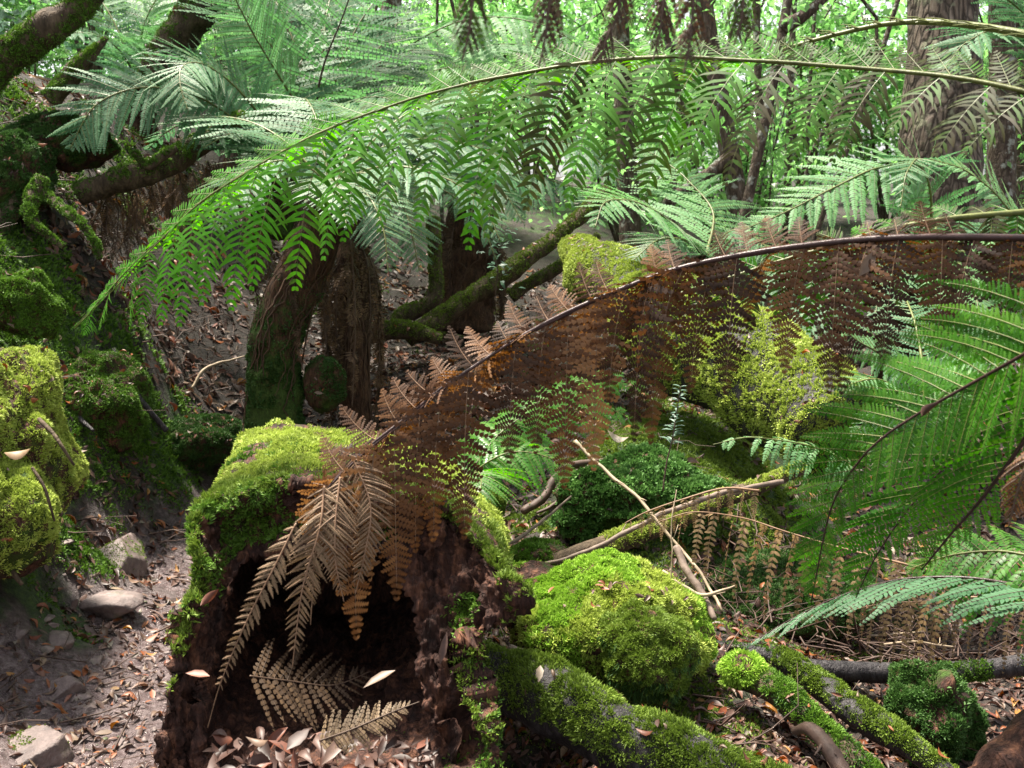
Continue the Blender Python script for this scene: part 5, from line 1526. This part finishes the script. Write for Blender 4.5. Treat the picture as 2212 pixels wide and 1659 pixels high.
# ---------------------------------------------------------------- single sticks, leaves, saplings
def sticks():
    S = [("pale crooked stick leaning across the liverwort clump", [(1240,950,3.35),(1290,1000,3.3),(1335,1040,3.25),(1380,1075,3.2),(1415,1120,3.15),(1470,1185,3.1),(1520,1250,3.0),(1560,1320,2.9)], (.006,.0058,.0055,.004), "twig_pale"),
         ("thin grey stick lying along the slim mossy branch", [(1160,1222,3.15),(1240,1200,3.15),(1320,1168,3.15),(1420,1115,3.2),(1540,1072,3.3),(1690,1040,3.4)], (.005,.008,.009,.009,.008), "twig"),
         ("dark stick resting between the bright mound and the front mossy log", [(1100,1402,2.48),(1160,1432,2.42),(1210,1462,2.38),(1262,1500,2.34)], (.014,.017,.018,.02), "twig"),
         ("thin grey stick slanting up from the log to the upper right", [(1075,1190,3.2),(1130,1158,3.3),(1190,1110,3.4),(1235,1070,3.5)], (.006,.006,.005,.003), "twig"),
         ("reddish brown root looping below the ferns", [(1130,1105,3.9),(1175,1075,3.95),(1200,1030,4.0),(1235,1005,4.05),(1310,995,4.1)], (.016,.018,.017,.015,.01), "twig_red"),
         ("thin reddish root beside the looping one", [(1160,1110,3.85),(1210,1080,3.9),(1240,1040,3.95),(1270,1005,4.0)], (.006,.007,.006,.004), "twig_red"),
         ("forked dry branch with bare twigs right of the bright mound", [(1460,1180,2.9),(1490,1240,2.85),(1520,1290,2.8),(1545,1340,2.75)], (.011,.012,.011,.008), "twig"),
         ("pale twig crossing the forked dry branch", [(1430,1235,2.85),(1480,1270,2.8),(1520,1285,2.78),(1590,1265,2.78)], (.004,.005,.005,.002), "twig_pale"),
         ("brown curled stick in front at the bottom right", [(1715,1582,1.9),(1745,1578,1.86),(1775,1600,1.82),(1805,1640,1.78),(1850,1720,1.72)], (.006,.012,.014,.016,.018), "twig_red"),
         ("thin upright straw stem beside the bright mound", [(1452,1290,2.8),(1450,1190,2.82),(1453,1110,2.84),(1460,1060,2.86)], (.0022,.002,.0018,.0012), "twig_pale"),
         ("forked pale twig lying on the leaf litter left of the leaning tree fern", [(415,838,5.2),(440,800,5.25),(470,785,5.3),(530,770,5.35)], (.008,.009,.007,.004), "twig_pale"),
         ("thin brown twig on the muddy path", [(165,1318 + 280,2.6),(215,1590 - 40,2.7),(280,1545,2.75)], (.004,.004,.002), "twig"),
         ("long straw stick lying in the twig filled gully", [(1690,1405,3.2),(1800,1375,3.3),(1900,1372,3.4),(2010,1365,3.5)], (.004,.004,.003), "twig_pale"),
         ("pale straight stick in the twig filled gully", [(1900,1395,3.1),(1980,1388,3.15),(2060,1398,3.2)], (.004,.004,.003), "twig_pale")]
    for lab, pts, rad, mat in S:
        c = crv(PL(pts), 40)
        if "path" in lab:
            c[:, 2] = ground_z(c[:, 0], c[:, 1]) + .004
        c = c + .006 * np.stack([fbm(c * 14 + k * 7, 2, k) for k in range(3)], 1)
        g = Geo(); tube(g, c, rad, 10, 0, .3, rough=.3, freq=40, seed=5)
        for i in range(rng.integers(1, 4)):
            k = rng.integers(8, 34)
            e = c[k] + nrm(nrm(c[k + 2] - c[k]) + rng.normal(size=3) * .6) * rng.uniform(.03, .09)
            tube(g, np.array([c[k], (c[k] + e) / 2 + rng.normal(size=3) * .004, e]), (np.mean(rad) * .45, .001), 5, 0, .3)
        solo("stick" if "root" not in lab else "root", g, M[mat], lab, "stick" if "root" not in lab else "root", "loose sticks on the forest floor", origin=c[0])
    # broken brown stub in the corner
    g = Geo(); tube(g, crv(PL([(2130,1700,1.9),(2170,1640,1.92),(2215,1585,1.95),(2280,1530,2.0)]), 24), (.045, .04, .036, .03), 18, 0, -.6, rough=.5, freq=18, seed=9)
    solo("broken_branch", g, M["rot"], "broken brown branch end in the bottom right corner", "branch")
    # seedling with narrow leaves
    c = crv(PL([(1432,1060,3.3),(1440,1000,3.3),(1452,950,3.3),(1462,890,3.3),(1470,835,3.3)]), 30)
    st = Geo(); tube(st, c, (.003, .0015), 6, 0, .4)
    lf = Geo()
    k = np.repeat(np.arange(13, 30), 3); n = len(k)
    az = rng.uniform(0, 2 * pi, n)
    ax = nrm(np.stack([np.cos(az), np.sin(az), rng.uniform(-.1, .5, n)], 1)); ac = nrm(np.cross(ax, np.tile(Z3, (n, 1)))); L = rng.uniform(.03, .045, n) * (1.1 - .5 * (k - 13) / 17)
    scatter(lf, LEAF_FLAT[0], LEAF_FLAT[1], c[k], ax, ac, np.cross(ac, ax), np.stack([L * .26, L, L], 1), 0, rng.random(n))
    t = thing("seedling", "slender seedling with narrow grey green leaves before the mossy fallen log", "seedling", c[0])
    part("stem", st, M["twig_red"], t); part("leaves", lf, M["bush_blue"], t)
    # creeper with small leaves by the dark tree fern
    g, s = Geo(), Geo()
    c = crv(PL([(1070,640,5.4),(1075,580,5.4),(1060,530,5.4),(1085,480,5.4),(1050,430,5.4)]), 30)
    tube(s, c, (.003, .002), 5, 0, .4)
    n = 70; k = rng.integers(4, 30, n)
    ax = nrm(rng.normal(size=(n, 3)) * [1, 1, .4]); ac = nrm(np.cross(ax, Z3 + rng.normal(size=(n, 3)) * .3)); L = rng.uniform(.03, .05, n)
    scatter(g, LEAF_FLAT[0], LEAF_FLAT[1], c[k] + rng.normal(size=(n, 3)) * .05, ax, ac, np.cross(ac, ax), np.stack([L * .5, L, L], 1), 0, rng.random(n))
    t = thing("climber", "thin climbing plant with small blue green leaves before the dark tree fern", "climber", c[0])
    part("stem", s, M["twig_red"], t); part("leaves", g, M["bush_blue"], t)


sticks()


def leaf_mesh(kind, name):
    tv, tf = (LEAF_FLAT, LEAF_CURL, LEAF_CURL2)[kind]
    return tv, tf


def single_leaves():
    r_ = np.random.default_rng(77)
    def put(lab, group, a, pos, nor, L, asp=.4, kind=None, yaw=None, tilt=.3):
        g = Geo()
        nor = nrm(np.asarray(nor, float) + r_.normal(size=3) * tilt)
        h = r_.normal(size=3) if yaw is None else np.array([cos(yaw), sin(yaw), 0])
        ax = nrm(h - nor * (h @ nor)); ac = np.cross(ax, nor)
        tv, tf = leaf_mesh(r_.integers(0, 3) if kind is None else kind, lab)
        scatter(g, tv, tf, np.array([pos - ax * L / 2]), ax[None], ac[None], nor[None], np.array([[L * asp * .8, L * .8, L * .6]]), 0, a)
        solo("fallen_leaf", g, M["litter"], lab, "leaf", group, origin=pos)
    def gl(u, v):
        p, d = ground_hit(u, v)
        e = .015
        z = ground_z(np.array([p[0], p[0] + e, p[0]]), np.array([p[1], p[1], p[1] + e]))
        return np.array([p[0], p[1], z[0] + .008]), nrm(np.array([-(z[1] - z[0]) / e, -(z[2] - z[0]) / e, 1.])), d
    sets = [("orange brown leaf lying on the muddy path", "orange leaves on the path", .80, 26, (40, 400, 1150, 1640), (.04, .07)), ("dull pink brown leaf lying on the muddy path", "pink leaves on the path", .42, 20, (40, 400, 1080, 1640), (.045, .075)), ("small yellow leaf lying on the muddy path", "yellow leaves on the path", .91, 9, (30, 380, 1180, 1640), (.03, .05)),
            ("tan leaf on the litter slope behind the path", "tan leaves on the slope", .58, 30, (400, 560, 690, 900), (.06, .10)), ("red brown leaf on the left bank", "red brown leaves on the left bank", .66, 18, (150, 320, 620, 760), (.05, .09)), ("large curled pink leaf on the bank above the path", "pink leaves on the bank", .45, 10, (160, 330, 940, 1100), (.07, .12)),
            ("brown leaf lying on the mossy ground below the bright mound", "brown leaves by the front mossy log", .33, 16, (1480, 1740, 1480, 1650), (.04, .07)), ("pale dry leaf on the mossy slope in the centre", "pale leaves on the slope", .6, 12, (1180, 1560, 930, 1160), (.05, .08))]
    for lab, grp, a, n, (u0, u1, v0, v1), (l0, l1) in sets:
        for i in range(n):
            p, nr, d = gl(r_.uniform(u0, u1), r_.uniform(v0, v1))
            if d > 12: continue
            put(lab, grp, np.clip(a + r_.normal() * .03, 0, 1), p, nr, r_.uniform(l0, l1), r_.uniform(.3, .45))
    one = [("green willow shaped leaf lying on the worn rock slab", 280, 1290, .0, .10), ]
    # leaves with a place of their own
    S = [("white backed leaf on the slope under the rusty frond", (1330,942,3.6), .99, .11, .45), ("yellow leaf stuck on the yellow green moss mound", (46,978,2.82), .95, .085, .5), ("red brown leaf on top of the left moss hummock", (22,628,3.95), .68, .11, .5), ("pale leaf on the front mossy log", (1165,1460,2.3), .98, .06, .4),
         ("orange leaf beside the pale one on the front mossy log", (1135,1450,2.33), .88, .055, .45), ("grey brown leaf hanging on the rusty frond stalk", (1880,560,1.74), .52, .075, .38), ("orange red leaf caught on top of the rusty frond stalk", (1885,520,1.76), .76, .06, .35), ("brown leaf caught in the lacy green frond", (1690 + 320,880,1.6), .2, .05, .35),
         ("dark purple leaf on the floor of the hollow log", (650,1590,1.9), .12, .075, .5), ("pink brown leaf at the mouth of the hollow log", (715,1628,1.86), .42, .095, .33), ("tan narrow leaf at the mouth of the hollow log", (552,1600,1.88), .57, .06, .35), ("orange brown leaf on the left rim of the hollow log", (420,1455,1.93), .72, .06, .4), ("red leaf tucked in the left flank of the hollow log", (458,1285,2.02), .66, .06, .35),
         ("tan leaf inside the hollow log opening", (810,1470,2.0), .56, .09, .3), ("dry curled leaf on the right wall of the hollow log", (960,1390,1.97), .3, .08, .25), ("rust leaf on the floor of the hollow log", (690 + 60,1660,1.85), .74, .05, .4)]
    for lab, q, a, L, asp in S:
        hang = "hanging" in lab or "caught" in lab or "wall" in lab or "tucked" in lab
        put(lab, None, a, P(*q), (0.1, -1., .3) if hang else (0, -.45, 1), L, asp, tilt=.15, yaw=(pi / 2 if hang else None))
    # debris on top of the bright mound and the log
    for i in range(22):
        u, v = r_.uniform(1180, 1480), r_.uniform(1235, 1330)
        d = 2.75 - .26 * np.sqrt(max(0, 1 - ((u - 1310) / 205) ** 2)) * .6
        p = P(u, v, d)
        # drop it on the mound
        c0 = P(1310, 1385, 2.75)
        q = (p - c0) / np.array([.262, .24, .215]); q = nrm(q)
        put("small brown leaf scrap lying on the bright moss mound", "leaf scraps on the bright mound", r_.choice([.3, .5, .75, .58]), c0 + q * np.array([.262, .24, .215]) * 1.09, q, r_.uniform(.02, .04), .4)
    # floor of the hollow log
    g = Geo()
    n = 110
    u = r_.uniform(450, 950, n); v = r_.uniform(1590, 1680, n)
    pos = np.array([P(a_, b_, 2.02 - .1 * (b_ - 1590) / 90) for a_, b_ in zip(u, v)])
    scatter_litter(g, pos, np.tile([0, -.3, 1.], (n, 1)), (.02, .06), .5, r_.choice([.03, .08, .12, .18, .25, .32, .66], n))  # only dark leaf tones here, painting in the shade inside the log
    o = part("leaf_litter", g, M["litter"]); tag(o, "dead leaves and crumbs on the floor of the hollow log", "leaf litter", kind="stuff")
    frond_thing("tan dead fern scrap lying on the floor of the hollow log", PL([(690,1600,1.88),(760,1575,1.88),(840,1540,1.9),(905,1515,1.92)]), "fern_tan", "stalk_brown", N=(-.1, -.75, .7), L=.05, n=20, lean=.5, down=.1, grav=.2, npin=6, det=2, seed=90, rach=(.002, .001), full=0, taper=.7, pw=1.0, base_a=.3)
    frond_thing("dark dead fern frond lying inside the hollow log", PL([(540,1460,2.05),(620,1470,2.1),(720,1480,2.15),(800,1450,2.2)]), "fern_brown", "stalk_brown", N=(0, -.6, .8), L=.12, n=18, lean=.5, down=0, grav=.1, npin=10, det=2, seed=91, rach=(.002, .001), full=0, taper=.7, pw=.8, base_a=.15)


single_leaves()
# ---------------------------------------------------------------- light, sky, camera
SUN_EL, SUN_AZ = 68.0, -42.0          # degrees; azimuth from +y (away from the camera) towards +x


def light():
    w = bpy.data.worlds.new("World")
    SC.world = w
    w.use_nodes = True
    nt = w.node_tree
    bg = nt.nodes["Background"]
    sky = nt.nodes.new("ShaderNodeTexSky")
    sky.sky_type = "NISHITA"
    sky.sun_disc = False
    sky.sun_elevation = radians(SUN_EL)
    sky.sun_rotation = radians(SUN_AZ)
    sky.dust_density = 3.0
    sky.air_density = 1.0
    hs = nt.nodes.new("ShaderNodeHueSaturation")
    hs.inputs["Saturation"].default_value = .22
    nt.links.new(sky.outputs[0], hs.inputs["Color"])
    nt.links.new(hs.outputs[0], bg.inputs[0])
    bg.inputs[1].default_value = .078
    L = bpy.data.lights.new("sun", "SUN")
    L.energy = 4.3
    L.angle = radians(8.0)
    L.color = (1, .93, .8)
    o = bpy.data.objects.new("sun", L)
    COL.objects.link(o)
    from mathutils import Vector
    az, el = radians(SUN_AZ), radians(SUN_EL)
    d = Vector((sin(az) * cos(el), cos(az) * cos(el), sin(el)))
    o.rotation_euler = d.to_track_quat("Z", "Y").to_euler()
    o.location = (0, 0, 12)
    cam = bpy.data.cameras.new("camera")
    cam.sensor_width = 36
    cam.lens = 36 * FOC / 2212
    cam.clip_start = .05
    cam.clip_end = 1000
    cam.dof.use_dof = True
    cam.dof.focus_distance = 2.9
    cam.dof.aperture_fstop = 9
    co = bpy.data.objects.new("camera", cam)
    COL.objects.link(co)
    co.location = EYE
    co.rotation_euler = (pi / 2 - PITCH, 0, 0)
    SC.camera = co
    SC.view_settings.view_transform = "Standard"
    SC.view_settings.look = "None"
    SC.view_settings.gamma = 1
    SC.view_settings.exposure = 2.1
    SC.cycles.max_bounces = 8
    SC.cycles.transparent_max_bounces = 8
    SC.cycles.use_denoising = True


light()
